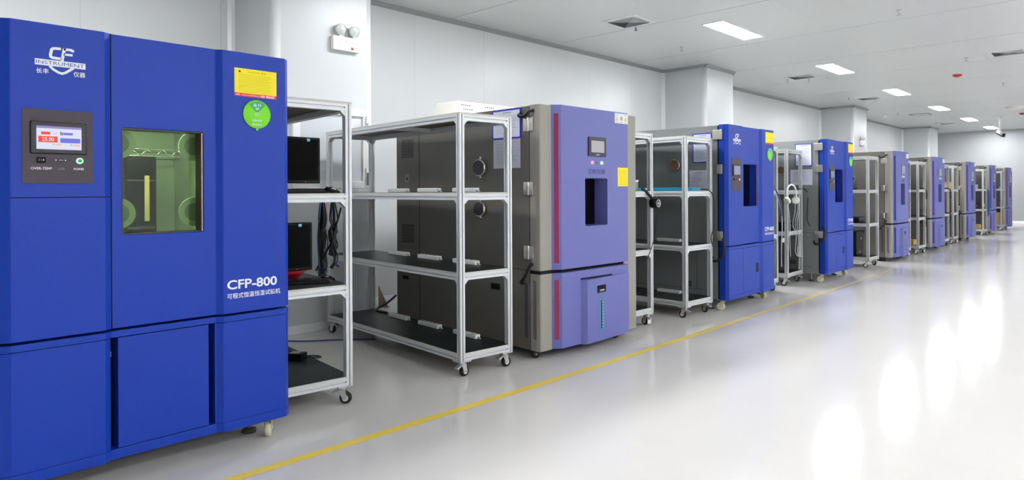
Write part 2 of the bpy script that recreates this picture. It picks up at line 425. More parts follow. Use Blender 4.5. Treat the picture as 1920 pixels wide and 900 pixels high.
def sprinkler(x, y, label, mt='zinc'):
    t = thing('sprinkler', label, 'sprinkler', (x, y, ZC), group='ceiling sprinklers')
    m = MB(); m.lathe([(.03, 0), (.032, -.004), (.01, -.01), (.009, -.03)], 'zinc', 12); m.build('escutcheon', t)
    m = MB(); m.cyl((0, 0, -.01), (0, 0, -.055), .006, mt, 8).tube([(.008, 0, -.03), (.016, 0, -.045), (.004, 0, -.062)], .002, mt, 6).tube([(-.008, 0, -.03), (-.016, 0, -.045), (-.004, 0, -.062)], .002, mt, 6); m.build('body', t)
    m = MB(); m.cyl((0, 0, -.062), (0, 0, -.065), .03 if mt == 'zinc' else .022, mt, 16); m.build('deflector', t)
spr = [(-4.79, 7.28, 'ceiling sprinkler with a blue cap beside the nearest air vent'), (-5.02, 8.85, 'bare metal sprinkler above and left of the nearest ceiling light'), (-2.15, 8.88, 'bare metal sprinkler, largest at the top of the ceiling'), (-2.15, 12.88, 'sprinkler left of the right-hand air vent'), (-2.13, 16.47, 'sprinkler below the right-hand air vent'), (-5.05, 12.93, 'sprinkler left of the air vent by the second column'), (-4.73, 13.15, 'sprinkler right below the air vent by the second column'), (-4.70, 17.3, 'sprinkler right of the air vent by the third column'), (-5.04, 16.5, 'sprinkler left of the air vent by the third column'), (-5.1, 20.9, 'tiny sprinkler beside the far access panel')]
K['bcap'] = mat('blue cap', (40, 110, 160), .4)
for i, (x, y, l) in enumerate(spr): sprinkler(x, y, l, 'bcap' if i == 0 else 'zinc')
def detector(x, y, label, kind):
    if kind == 'red':
        t = thing('smoke_detector', label, 'smoke detector', (x, y, ZC)); m = MB(); m.lathe([(.07, 0), (.07, -.015), (.05, -.02), (.0, -.02)], 'white', 20); m.build('base', t)
        m = MB(); m.lathe([(.075, -.02), (.08, -.035), (.05, -.06), (.0, -.07)], 'det', 20); m.build('sounder', t)
    elif kind == 'dome':
        t = thing('ceiling_dome', label, 'ceiling fitting', (x, y, ZC)); m = MB(); m.lathe([(.19, 0), (.195, -.02), (.17, -.05), (.1, -.085), (0, -.1)], 'offw', 28); m.build('dome', t); m = MB(); m.lathe([(.2, -.0005), (.2, -.006), (.18, -.006)], 'white', 28); m.build('rim', t)
    elif kind == 'cube':
        t = thing('smoke_detector', label, 'smoke detector', (x, y, ZC)); m = MB(); m.lathe([(.055, 0), (.055, -.07), (.04, -.09), (0, -.09)], 'white', 20); m.build('body', t); m = MB(); m.lathe([(.08, -.0005), (.08, -.008), (.05, -.008)], 'white', 20); m.build('base', t)
    else:
        t = thing('ceiling_disc', label, 'ceiling fitting', (x, y, ZC)); m = MB(); m.lathe([(.12, 0), (.12, -.015), (.1, -.025), (0, -.025)], 'white', 24); m.build('cover', t); m = MB(); m.lathe([(.03, -.025), (.03, -.035), (0, -.035)], 'dgrey', 12); m.build('sensor', t)
detector(-2.57, 14.55, 'red fire alarm sounder on the ceiling, the larger of the two', 'red')
detector(-2.575, 23.3, 'small red fire alarm sounder at the right picture edge', 'red')
detector(-2.55, 21.5, 'round pale dome on the far ceiling', 'dome')
detector(-5.5, 21.1, 'round white detector on the ceiling beside the third column', 'cube')
detector(-4.92, 24.6, 'flat white ceiling disc near the far wall', 'disc')
t = thing('security_camera', 'security camera hanging from a white pole below the far ceiling', 'security camera', (-3.16, 23.87, ZC))
m = MB(); m.lathe([(.11, 0), (.11, -.02), (.05, -.03), (.03, -.03)], 'white', 20); m.build('mount', t)
m = MB(); m.cyl((0, 0, -.02), (0, 0, -.44), .028, 'white', 12); m.build('pole', t)
T = Matrix.Translation((0, 0, -.5)) @ Matrix.Rotation(RD(-45), 4, 'Z') @ Matrix.Rotation(RD(-62), 4, 'Y')
m = MB(); m.cyl((0, 0, -.14), (0, 0, .1), .05, 'offw', 14, T=T).box((-.065, -.05, -.17), (-.05, .05, .1), 'dgrey', T=T).cyl((0, 0, -.16), (0, 0, -.14), .045, 'gap', 14, T=T).cyl((0, 0, -.44), (0, 0, -.5), .03, 'white', 10); m.build('body', t)

# emergency lights
def emergency(y, z, label, s=1):
    t = thing('emergency_light', label, 'emergency light', (XC, y, z)); t.scale = (s, s, s)
    m = MB(); m.box((.001, -.14, -.065), (.05, .14, .065), 'white'); m.build('body', t, bevel=.006)
    m = MB()
    textmesh(m, '\u25b3 \u6d88\u9632', (-.09, -.04, .022, .036), .05, 'ink'); textmesh(m, '\u6d88\u9632\u5e94\u6025\u7167\u660e\u706f', (-.02, .1, .014, .024), .05, 'ink'); textmesh(m, 'LED  3W', (-.09, -.045, -.02, -.008), .05, 'ink')
    plate(m, .05, .045, .072, -.05, -.025, mat('red mark', (170, 40, 90), .5)); plate(m, .05, .076, .1, -.05, -.025, mat('yellow mark', (240, 225, 150), .5)); m.build('marking', t)
    for yy, k in ((-.06, 1), (.085, 1)):
        m = MB(); m.cyl((.03, yy, .06), (.035, yy, .09), .012, 'white', 10)
        T = Matrix.Translation((.045, yy, .13)) @ Matrix.Rotation(RD(100), 4, 'Y')
        m.lathe([(0, -.045), (.035, -.04), (.05, -.015), (.052, .01)], 'white', 24, T)
        o = m.build('lamp_head', t); m = MB(); m.lathe([(.05, .008), (.04, .016), (.0, .022)], 'lens', 24, T); m.build('lens', o)
emergency(3.363, 2.625, 'white twin-lamp emergency light on the first column')
emergency(18.75, 2.45, 'small twin-lamp emergency light on the third column')

# ------------------------------------------------------------------ casters
def caster(parent, x, y, h, mw='rubber', mb_='zinc', r=None, w=.028, yaw=0, brake=True, plate_=True, hub='white', tagw=False):
    r = r or h*.36; T = Matrix.Translation((x, y, 0)) @ Matrix.Rotation(yaw, 4, 'Z'); off = -r*.55
    m = MB()
    if plate_: m.box((-.038, -.038, h-.006), (.038, .038, h), mb_, T=T)
    m.cyl((0, 0, h-.02), (0, 0, h-.005), .024, mb_, 12, T=T)
    for s in (-1, 1):
        yy = s*(w/2+.004)
        m.prism([(-.022, h-.018), (off-.012, r-.006), (off+.012, r-.008), (.024, h-.018)], yy-.0015, yy+.0015, mb_, 'y', T=T)
    m.box((-.022, -w/2-.005, h-.022), (.024, w/2+.005, h-.017), mb_, T=T)
    m.cyl((off, -w/2-.009, r), (off, w/2+.009, r), .006, 'zinc', 8, T=T)
    c = m.build('caster', parent)
    m = MB()
    prof = [(r*.55, -w/2), (r*.9, -w/2), (r, -w/4), (r, w/4), (r*.9, w/2), (r*.55, w/2)]
    TT = T @ Matrix.Translation((off, 0, r)) @ Matrix.Rotation(pi/2, 4, 'X')
    m.lathe(prof, mw, 22, TT)
    m.lathe([(r*.55, -w/2), (r*.5, -w/2+.003), (.006, -w/2+.002)], hub, 22, TT).lathe([(.006, w/2-.002), (r*.5, w/2-.003), (r*.55, w/2)], hub, 22, TT)
    m.build('wheel', c)
    if brake:
        m = MB(); m.prism([(.02, h-.03), (.05, h-.045), (.058, h-.04), (.058, h-.034), (.024, h-.02)], -.016, .016, mb_, 'y', T=T); m.build('brake_pedal', c)
    if tagw:
        m = MB(); m.box((.03, -.02, h-.085), (.034, .022, h-.03), 'white', T=T); m.build('paper_tag', c)
    return c

# ------------------------------------------------------------------ blue chamber
def caps_C(mb, pts, w, x, m, shear=0, org=(0, 0), t=.0008):
    """stroke polyline in the y,z plane"""
    P = [Vector((p[0]+shear*p[1], p[1])) for p in pts]; L = []; Rr = []
    for i, p in enumerate(P):
        d1 = (P[i]-P[i-1]).normalized() if i else (P[1]-P[0]).normalized()
        d2 = (P[i+1]-P[i]).normalized() if i < len(P)-1 else d1
        n1 = Vector((-d1.y, d1.x)); n2 = Vector((-d2.y, d2.x)); n = (n1+n2).normalized(); k = w/2/max(.5, n.dot(n1))
        L.append(p+n*k); Rr.append(p-n*k)
    n = len(P)
    vs = [(x+t, org[0]+q.x, org[1]+q.y) for q in L+Rr]
    mb.add(vs, [(i, n+i, n+i+1, i+1) for i in range(n-1)], m)
def corrugated(mb, pts, r, m='rubber'):
    mb.tube(pts, r, m, 10, 14, rf=lambda i: 1.0 if i % 2 else .78)

def blue_chamber(label, X, Y, big=False, ys=1, rz=0, seed=0):
    t = thing('test_chamber', label, 'test chamber', (X, Y, 0), rz); t.scale = (1, ys, 1)
    W = 1.171; ZT, ZS, ZB = 1.925, .672, .115
    # body
    m = MB(); c0, c1 = -1.5, -.115
    cx = dict(y0=.2, y1=.96, z0=.9, z1=1.7, xb=-1.0)
    m.box((c0, .012-(.035 if big else 0), ZB), (c1, cx['y0'], 1.918), 'gshade2').box((c0, cx['y1'], ZB), (c1, W-.012, 1.918), 'gshade2')
    m.box((c0, cx['y0'], ZB), (c1, cx['y1'], cx['z0']), 'gshade2').box((c0, cx['y0'], cx['z1']), (c1, cx['y1'], 1.918), 'gshade2').box((c0, cx['y0'], cx['z0']), (cx['xb'], cx['y1'], cx['z1']), 'gshade2')
    m.box((-.118, .016, .12), (-.094, W-.016, .9), 'gap')
    b = m.build('body', t)
    m = MB()  # chamber lining and lamp
    e = .002
    m.box((cx['xb'], cx['y0']+e, cx['z0']+e), (cx['xb']+e, cx['y1']-e, cx['z1']-e), 'chamber').box((cx['xb'], cx['y0'], cx['z0']), (c1, cx['y0']+e, cx['z1']), 'chamber').box((cx['xb'], cx['y1']-e, cx['z0']), (c1, cx['y1'], cx['z1']), 'chamber').box((cx['xb'], cx['y0'], cx['z0']), (c1, cx['y1'], cx['z0']+e), 'chamber').box((cx['xb'], cx['y0'], cx['z1']-e), (c1, cx['y1'], cx['z1']), 'chamber')
    m.build('chamber_lining', t)
    if True:
        m = MB(); m.box((-.35, .3, cx['z1']-.02), (-.25, .86, cx['z1']-.006), 'clamp'); o = m.build('chamber_lamp', t)
        o['label'] = 'lit lamp bar inside the chamber'
    if big:
        for yc, zc in ((.429, 1.469), (.748, 1.469), (.429, 1.158), (.748, 1.158)):
            m = MB(); m.cyl((-.135, yc, zc), (-.129, yc, zc), .068, 'disc', 36).cyl((-.129, yc, zc), (-.127, yc, zc), .042, 'chamber', 28); m.build('fan_disc', t)
        m = MB()
        for xx in (-.6, -.9): m.cyl((xx, .21, 1.476), (xx, .95, 1.476), .0035, 'steel', 6).cyl((xx, .21, 1.440), (xx, .95, 1.440), .0035, 'steel', 6)
        zz = [(-.6, .21+k*.037, 1.476 if k % 2 else 1.440) for k in range(21)]
        for a_, b_ in zip(zz, zz[1:]): m.cyl(a_, b_, .002, 'steel', 5)
        for k in range(16): m.cyl((-.6, .23+k*.046, 1.478), (-.9, .23+k*.046, 1.478), .002, 'steel', 5)
        m.build('wire_shelf', t)
        m = MB(); m.box((-.9, .602, .903), (-.66, .752, 1.44), 'black').box((-.66, .61, .91), (-.655, .745, 1.43), 'gloss').box((-.655, .693, 1.10), (-.652, .716, 1.34), 'card').box((-.655, .61, 1.31), (-.653, .745, 1.318), 'dgrey').box((-.655, .61, 1.06), (-.653, .745, 1.072), 'dgrey'); m.build('reflection_box', t)  # dark box added to stand in for a reflection in the window
    # upper door with window
    wy0, wy1, wz0, wz1 = .412, .753, 1.068, 1.530
    e0 = -.035 if big else 0
    prof = [(-.095, e0), (-.04, e0), (0, .023), (0, .342), (-.022, .37), (-.022, .806), (0, .834), (0, 1.146), (-.025, W), (-.095, W)]
    m = MB(); m.prism(prof, ZS, ZT, 'blue'); d = m.build('door', t)
    cut = MB(); cut.prism(rrect(wy0, wy1, wz0, wz1, .012), -.2, .05, 'blue', 'x'); cu = cut.build('cutter', t)
    boolcut(d, [cu])
    d['label'] = 'blue upper door with a viewing window'
    bv = d.modifiers.new('bevel', 'BEVEL'); bv.width = .003; bv.segments = 2; bv.limit_method = 'ANGLE'; bv.angle_limit = RD(25)
    m = MB(); m.box((-.112, .004, ZS+.01), (-.094, W-.004, ZT-.01), 'gap')
    g = m.build('door_gasket', t); cut = MB(); cut.prism(rrect(wy0+.001, wy1-.001, wz0+.001, wz1-.001, .012), -.2, .05, 'blue', 'x'); boolcut(g, [cut.build('cutter', t)])
    # jamb lining
    m = MB(); lin_m = 'steeld' if big else 'blue'
    def ringp(x0, x1, ins, th, mm):
        a, b_, c, d_ = wy0+ins, wy1-ins, wz0+ins, wz1-ins
        m.box((x0, a, c), (x1, a+th, d_), mm).box((x0, b_-th, c), (x1, b_, d_), mm).box((x0, a, c), (x1, b_, c+th), mm).box((x0, a, d_-th), (x1, b_, d_), mm)
    ringp(-.108, -.026, .001, .004, lin_m)
    m.build('window_jamb', d)
    m = MB(); m.box((-.045, wy1-.0075, wz0+.004), (-.033, wy1-.0045, wz1-.004), 'redgas').box((-.032, wy1-.0075, wz0+.004), (-.026, wy1-.0045, wz1-.004), 'steel')
    m.build('window_gasket', d)
    m = MB(); m.box((-.112, wy0+.004, wz0+.004), (-.106, wy1-.004, wz1-.004), 'glass_g' if big else 'glass_d'); m.build('window_pane', d)
    # seams
    m = MB()
    if big:
        m.box((-.03, .369, ZS), (-.0205, .3735, ZT+.0005), 'gap')
        for q in ((-.04, 0, 0, .023), (0, .023, 0, .342), (0, .342, -.022, .37)):
            x0, y0_, x1, y1_ = q; n = Vector((y1_-y0_, -(x1-x0), 0)).normalized()*.0007
            m.add([(x0+n.x, y0_+n.y, 1.231), (x1+n.x, y1_+n.y, 1.231), (x1+n.x, y1_+n.y, 1.2345), (x0+n.x, y0_+n.y, 1.2345)], [(0, 1, 2, 3)], 'gap')
    else: m.box((-.041, -.0006, ZS), (-.038, .0006, ZT), 'gap')
    if m.v: m.build('door_seam', t)
    # lower housing
    z0, z1, z2, z3 = ZB, .158, .634, .662
    fl = [(-.095, e0), (-.03, e0), (0, .023)] 
    mid = [(0, .342), (-.022, .37)] if big else [(0, .345), (0, .36)]
    full = fl+mid+[(-.022, .806) if big else (-.004, .787), (0, .834) if big else (0, .85), (0, 1.146), (-.025, W), (-.095, W)]
    if not big: full = fl+[(0, .35), (-.004, .36), (-.004, .765), (-.022, .775), (-.022, .79), (0, .85), (0, 1.146), (-.025, W), (-.095, W)]
    m = MB(); m.prism(full, z0, z1, 'blue'); m.prism(full, z2, z3, 'blue'); m.build('kick_rail', t, bevel=.002)
    m = MB(); p = [(-.095, e0+.002), (-.03, e0+.002), (-.001, .023)]+([(-.001, .342), (-.023, .366)] if big else [(-.001, .353)])
    p += [(-.095, p[-1][1])]; m.prism(p, z1+.002, z2-.002, 'blue'); m.build('lower_panel', t)
    if big: p = [(-.095, .80), (-.021, .80), (-.021, .806), (-.001, .832), (-.001, 1.146), (-.026, W-.002), (-.095, W-.002)]
    else: p = [(-.095, .79), (-.022, .79), (-.001, .85), (-.001, 1.146), (-.026, W-.002), (-.095, W-.002)]
    m = MB(); m.prism(p, z1+.002, z2-.002, 'blue'); m.build('lower_panel', t)
    if big:
        m = MB(); m.box((-.095, .394, z1+.003), (-.021, .772, z2-.003), 'blue'); m.build('lower_door', t, bevel=.002)
        m = MB()
        for k in range(2):
            for j in range(2): m.box((-.1, .375+k*.007, .54+j*.012), (-.092, .380+k*.007, .549+j*.012), 'lett')
        m.build('terminal_block', t)
    else:
        m = MB(); m.box((-.095, .362, z1+.003), (-.003, .765, z2-.003), 'blue')
        o = m.build('lower_door', t, bevel=.002)
        m = MB(); m.box((-.004, .675, .352), (-.001, .725, .448), 'gap').box((-.001, .682, .36), (.0005, .69, .44), 'dgrey'); m.build('lock', o)
    # control panel
    k = 1 if big else 0
    py0, py1, pz0, pz1 = (.060, .298, 1.288, 1.582) if big else (.085, .312, 1.24, 1.578)
    m = MB(); m.prism(rrect(py0, py1, pz0, pz1, .003 if big else .03), .0003, .003, 'panel', 'x'); cp = m.build('control_panel', t)
    sy0, sy1, sz0, sz1 = (.084, .276, 1.406, 1.534) if big else (.105, .283, 1.39, 1.516)
    m = MB(); m.prism(rrect(sy0, sy1, sz0, sz1, .005), .003, .005, 'gap', 'x').prism(rrect(sy0+.003, sy1-.003, sz0+.003, sz1-.003, .005), .005, .012, 'frame', 'x'); sc = m.build('screen_bezel', cp)
    m = MB(); a0, a1, b0, b1 = sy0+.02, sy1-.02, sz0+.018, sz1-.018
    if big:
        plate(m, .012, a0, a1, b0, b1, 'scr_w')
        q = lambda u0, u1, v0, v1, mm, e=0: plate(m, .0127+e, a0+(a1-a0)*u0, a0+(a1-a0)*u1, b0+(b1-b0)*v0, b0+(b1-b0)*v1, mm)
        q(0, 1, .9, 1, 'scr_v'); q(.04, .46, .3, .56, 'scr_r'); q(.52, .97, .3, .5, 'scr_b'); q(.1, .3, .63, .75, 'scr_r'); q(.58, .8, .64, .74, 'scr_b'); q(.38, .44, .68, .7, 'scr_r'); q(.52, .54, .63, .78, 'panel'); q(.55, .57, .62, .76, 'panel'); q(.76, .82, .91, .98, 'scr_r'); q(.35, .38, .2, .23, 'scr_b'); q(.4, .54, .18, .23, 'scr_o'); q(.74, .78, .2, .23, 'scr_b'); q(.8, .96, .18, .23, 'scr_o')
        q(.0, 1, .28, .285, 'scr_v')
        textmesh(m, '25.00', (a0+(a1-a0)*.12, a0+(a1-a0)*.38, b0+(b1-b0)*.35, b0+(b1-b0)*.51), .0136, 'lett', off=.01)
    else: plate(m, .012, a0, a1, b0, b1, 'pinkish')
    m.build('screen', cp)
    if big:
        m = MB(); plate(m, .003, .107, .136, 1.370, 1.392, 'gap', .004); plate(m, .007, .111, .132, 1.375, 1.387, 'black', .001); textmesh(m, '1 1 8', (.113, .130, 1.378, 1.385), .008, 'lett'); m.build('thumbwheel_switch', cp)
        m = MB(); plate(m, .003, .176, .198, 1.378, 1.386, 'gap', .002); plate(m, .005, .179, .195, 1.381, 1.3835, 'zinc', .001); plate(m, .003, .168, .172, 1.380, 1.384, 'lett', .001); plate(m, .003, .200, .204, 1.380, 1.384, 'lett', .001); m.build('usb_port', cp)
        m = MB(); m.cyl((.003, .251, 1.381), (.009, .251, 1.381), .0125, 'led_g', 20).cyl((.009, .251, 1.381), (.0105, .251, 1.381), .007, 'dgreen', 16, caps=True); m.build('power_button', cp)
        m = MB(); textmesh(m, 'OVER-TEMP', (.087, .157, 1.343, 1.353), .003, 'lett', off=.01); textmesh(m, 'USB', (.177, .199, 1.343, 1.352), .003, 'ink', off=.01); textmesh(m, 'POWER', (.231, .267, 1.343, 1.352), .003, 'lett', off=.01); m.build('lettering', cp)
    else:
        m = MB(); plate(m, .003, .12, .15, 1.345, 1.37, 'gap', .003); m.cyl((.003, .26, 1.357), (.008, .26, 1.357), .011, 'lett', 12); plate(m, .003, .19, .21, 1.353, 1.362, 'gap', .002); m.build('switches', cp)
    # logo
    lx, ly0, lz = .0006, (.102 if big else .13), 1.757
    m = MB(); L = .172
    plate(m, 0, ly0, ly0+L, lz, lz+.024, 'lett', .0012)
    lt = lz+.024
    def st(pts, w): caps_C(m, [(ly0+u, lt+v) for u, v in pts], w, 0, 'lett')
    st([(.0873, .0488), (.069, .0482), (.0600, .0462), (.0555, .0410), (.0515, .0200), (.0530, .0130), (.0590, .0095), (.0890, .0085)], .0105)
    st([(.0991, .0535), (.0903, 0)], .0108)
    st([(.0960, .0486), (.1210, .0490), (.1270, .0465), (.1275, .0410)], .0100)
    st([(.0960, .0278), (.1270, .0285)], .0088)
    st([(.0487, -.0240), (.0609, -.0367), (.0771, -.0463), (.0903, -.0505), (.1035, -.0444), (.1198, -.0315), (.1299, -.0235)], .0095)
    textmesh(m, 'INSTRUMENT', (ly0+.004, ly0+L-.005, lz+.005, lz+.019), .0012, 'blueg', off=-.004)
    textmesh(m, '\u957f\u4e30', (ly0+.004, ly0+.046, lt-.057, lt-.036), 0, 'lett', off=.012); textmesh(m, '\u4eea\u5668', (ly0+.130, ly0+L-.0005, lt-.058, lt-.037), 0, 'lett', off=.012)
    o = m.build('logo', t); o['label'] = 'white logo lettering on blue door'
    # stickers
    m = MB(); y0_, y1_, a, b_ = (.889, 1.1, 1.713, 1.848) if big else (.925, 1.145, 1.763, 1.899)
    plate(m, 0, y0_, y1_, a+.016, b_, 'yellow', .001); plate(m, 0, y0_, y1_, a, a+.016, 'red', .001)
    if big:
        textmesh(m, 'WARNING \u8b66\u544a', (y0_+.063, y0_+.157, b_-.02, b_-.009), .001, 'yink', off=.006)
        m.add([(.0018, y0_+.018, b_-.02), (.0018, y0_+.032, b_-.02), (.0018, y0_+.025, b_-.008)], [(0, 1, 2)], 'black')
        for k in range(11):
            plate(m, .001, y0_+.02, y1_-.02-random.random()*.03, b_-.030-k*.0082, b_-.0288-k*.0082, 'yink')
        textmesh(m, '\u4e1c\u839e\u5e02\u957f\u4e30\u4eea\u5668\u6709\u9650\u516c\u53f8', (y0_+.033, y0_+.122, a+.004, a+.011), .001, 'lett')
        plate(m, .001, y0_+.006, y0_+.026, a+.006, a+.010, 'lett'); plate(m, .001, y0_+.128, y0_+.15, a+.003, a+.006, 'lett'); plate(m, .001, y0_+.128, y0_+.15, a+.009, a+.012, 'lett'); plate(m, .001, y0_+.156, y0_+.2, a+.003, a+.006, 'lett'); plate(m, .001, y0_+.156, y0_+.2, a+.009, a+.012, 'lett')
    m.build('warning_sticker', t)
    gy, gz, gr = (.998, 1.631, .070) if big else (1.04, 1.652, .072)
    m = MB(); T = Matrix.Translation((0, gy, gz)) @ Matrix.Rotation(pi/2, 4, 'Y')
    m.lathe([(gr-.002, .0), (gr, .003), (gr-.002, .006), (0, .006)], 'green', 40, T); m.box((.001, gy-.006, gz-gr-.009), (.006, gy+.006, gz-gr+.004), 'green')
    w_ = [(gy, gz+.004)]+[(gy+.062*sin(RD(a_)), gz+.062*cos(RD(a_))) for a_ in (-42, -28, -14, 0, 14, 28, 42)]
    sdm = 'dgreen' if big else mat('blue label wedge', (90, 150, 215), .4)
    m.add([(.0066, y_, z_) for y_, z_ in w_][::1], [tuple(range(len(w_)))[::-1]], sdm)
    if big:
        textmesh(m, '\u8fd0 \u884c', (gy-.02, gy+.02, gz+.036, gz+.052), .0068, 'lett', off=.01); textmesh(m, '\u4e2d', (gy-.008, gy+.008, gz+.018, gz+.034), .0068, 'lett', off=.01)
        m.lathe([(.009, .0066), (.0075, .0067)], 'lett', 20, T); textmesh(m, '\u2191', (gy-.003, gy+.003, gz-.005, gz+.005), .0068, 'lett', off=.02)
        textmesh(m, '\u8bbe\u5907\u72b6\u6001', (gy-.026, gy+.024, gz-.036, gz-.025), .0064, 'lett', off=.006); textmesh(m, '\u7ba1\u7406\u6807\u8bc6', (gy-.026, gy+.024, gz-.056, gz-.045), .0064, 'lett', off=.006)
    o = m.build('status_disc', t); o['label'] = 'round lime green status disc'
    m = MB(); y0_ = .85 if big else .895
    textmesh(m, 'CFP-800', (y0_, y0_+.248, .786, .831), 0, 'lett', off=.022); textmesh(m, '\u53ef\u7a0b\u5f0f\u6052\u6e29\u6052\u6e7f\u8bd5\u9a8c\u673a', (y0_, y0_+.265, .742, .768), 0, 'lett', off=.008)
    m.build('lettering', t)
    # hinges and near side details
    for hz in ((1.77, 1.868), (1.415, 1.513), (.728, .826)) if seed != 4 else ((1.775, 1.872), (1.482, 1.58), (.595, .692)):
        m = MB(); m.box((-.160, -.014, hz[0]), (-.110, .013, hz[1]), 'steel').box((-.108, -.018, hz[0]), (-.052, .001, hz[1]), 'steel').cyl((-.109, -.008, hz[0]), (-.109, -.008, hz[1]), .008, 'steel', 10); m.build('hinge', t, bevel=.002)
    m = MB(); m.cyl((-.60, .013, 1.52), (-.60, -.03, 1.52), .065, 'steel', 24).cyl((-.60, -.03, 1.52), (-.60, -.034, 1.52), .055, 'skin', 24); m.build('cable_port', t)
    m = MB(); m.box((-1.44, .0114, .20), (-.2, .013, .203), 'gap').box((-1.44, .0114, .66), (-.118, .013, .663), 'gap').box((-.36, .0114, .2), (-.357, .013, .66), 'gap')
    for r_ in range(2):
        for k in range(7): m.box((-.50+k*.012, .0112, .225+r_*.03), (-.492+k*.012, .0135, .248+r_*.03), 'gap')
    m.build('side_grille', t)
    m = MB(); m.tube([(-.05, -.012, .75), (-.024, -.035, .70), (-.03, -.045, .60), (-.09, -.045, .525), (-.15, -.04, .52), (-.17, -.01, .545), (-.172, .013, .55)], .0125, 'rubber', 10); m.build('door_hose', t)
    # casters & feet
    for (x, y) in ((-.09, .07), (-.09, 1.09), (-1.4, .07), (-1.4, 1.09)):
        caster(t, x, y, .115, 'cream', 'creamm', r=.042, w=.03, yaw=RD(-30) if y > 1 else RD(20), brake=False, hub='cream')
    for (x, y) in ((-.24, .1), (-.24, 1.06)):
        m = MB(); m.cyl((x, y, .0), (x, y, .014), .036, 'dgrey', 18).cyl((x, y, .014), (x, y, .02), .036, 'dgrey', 18, r1=.015).cyl((x, y, .018), (x, y, .118), .008, 'zinc', 10); m.build('levelling_foot', t)
    return t

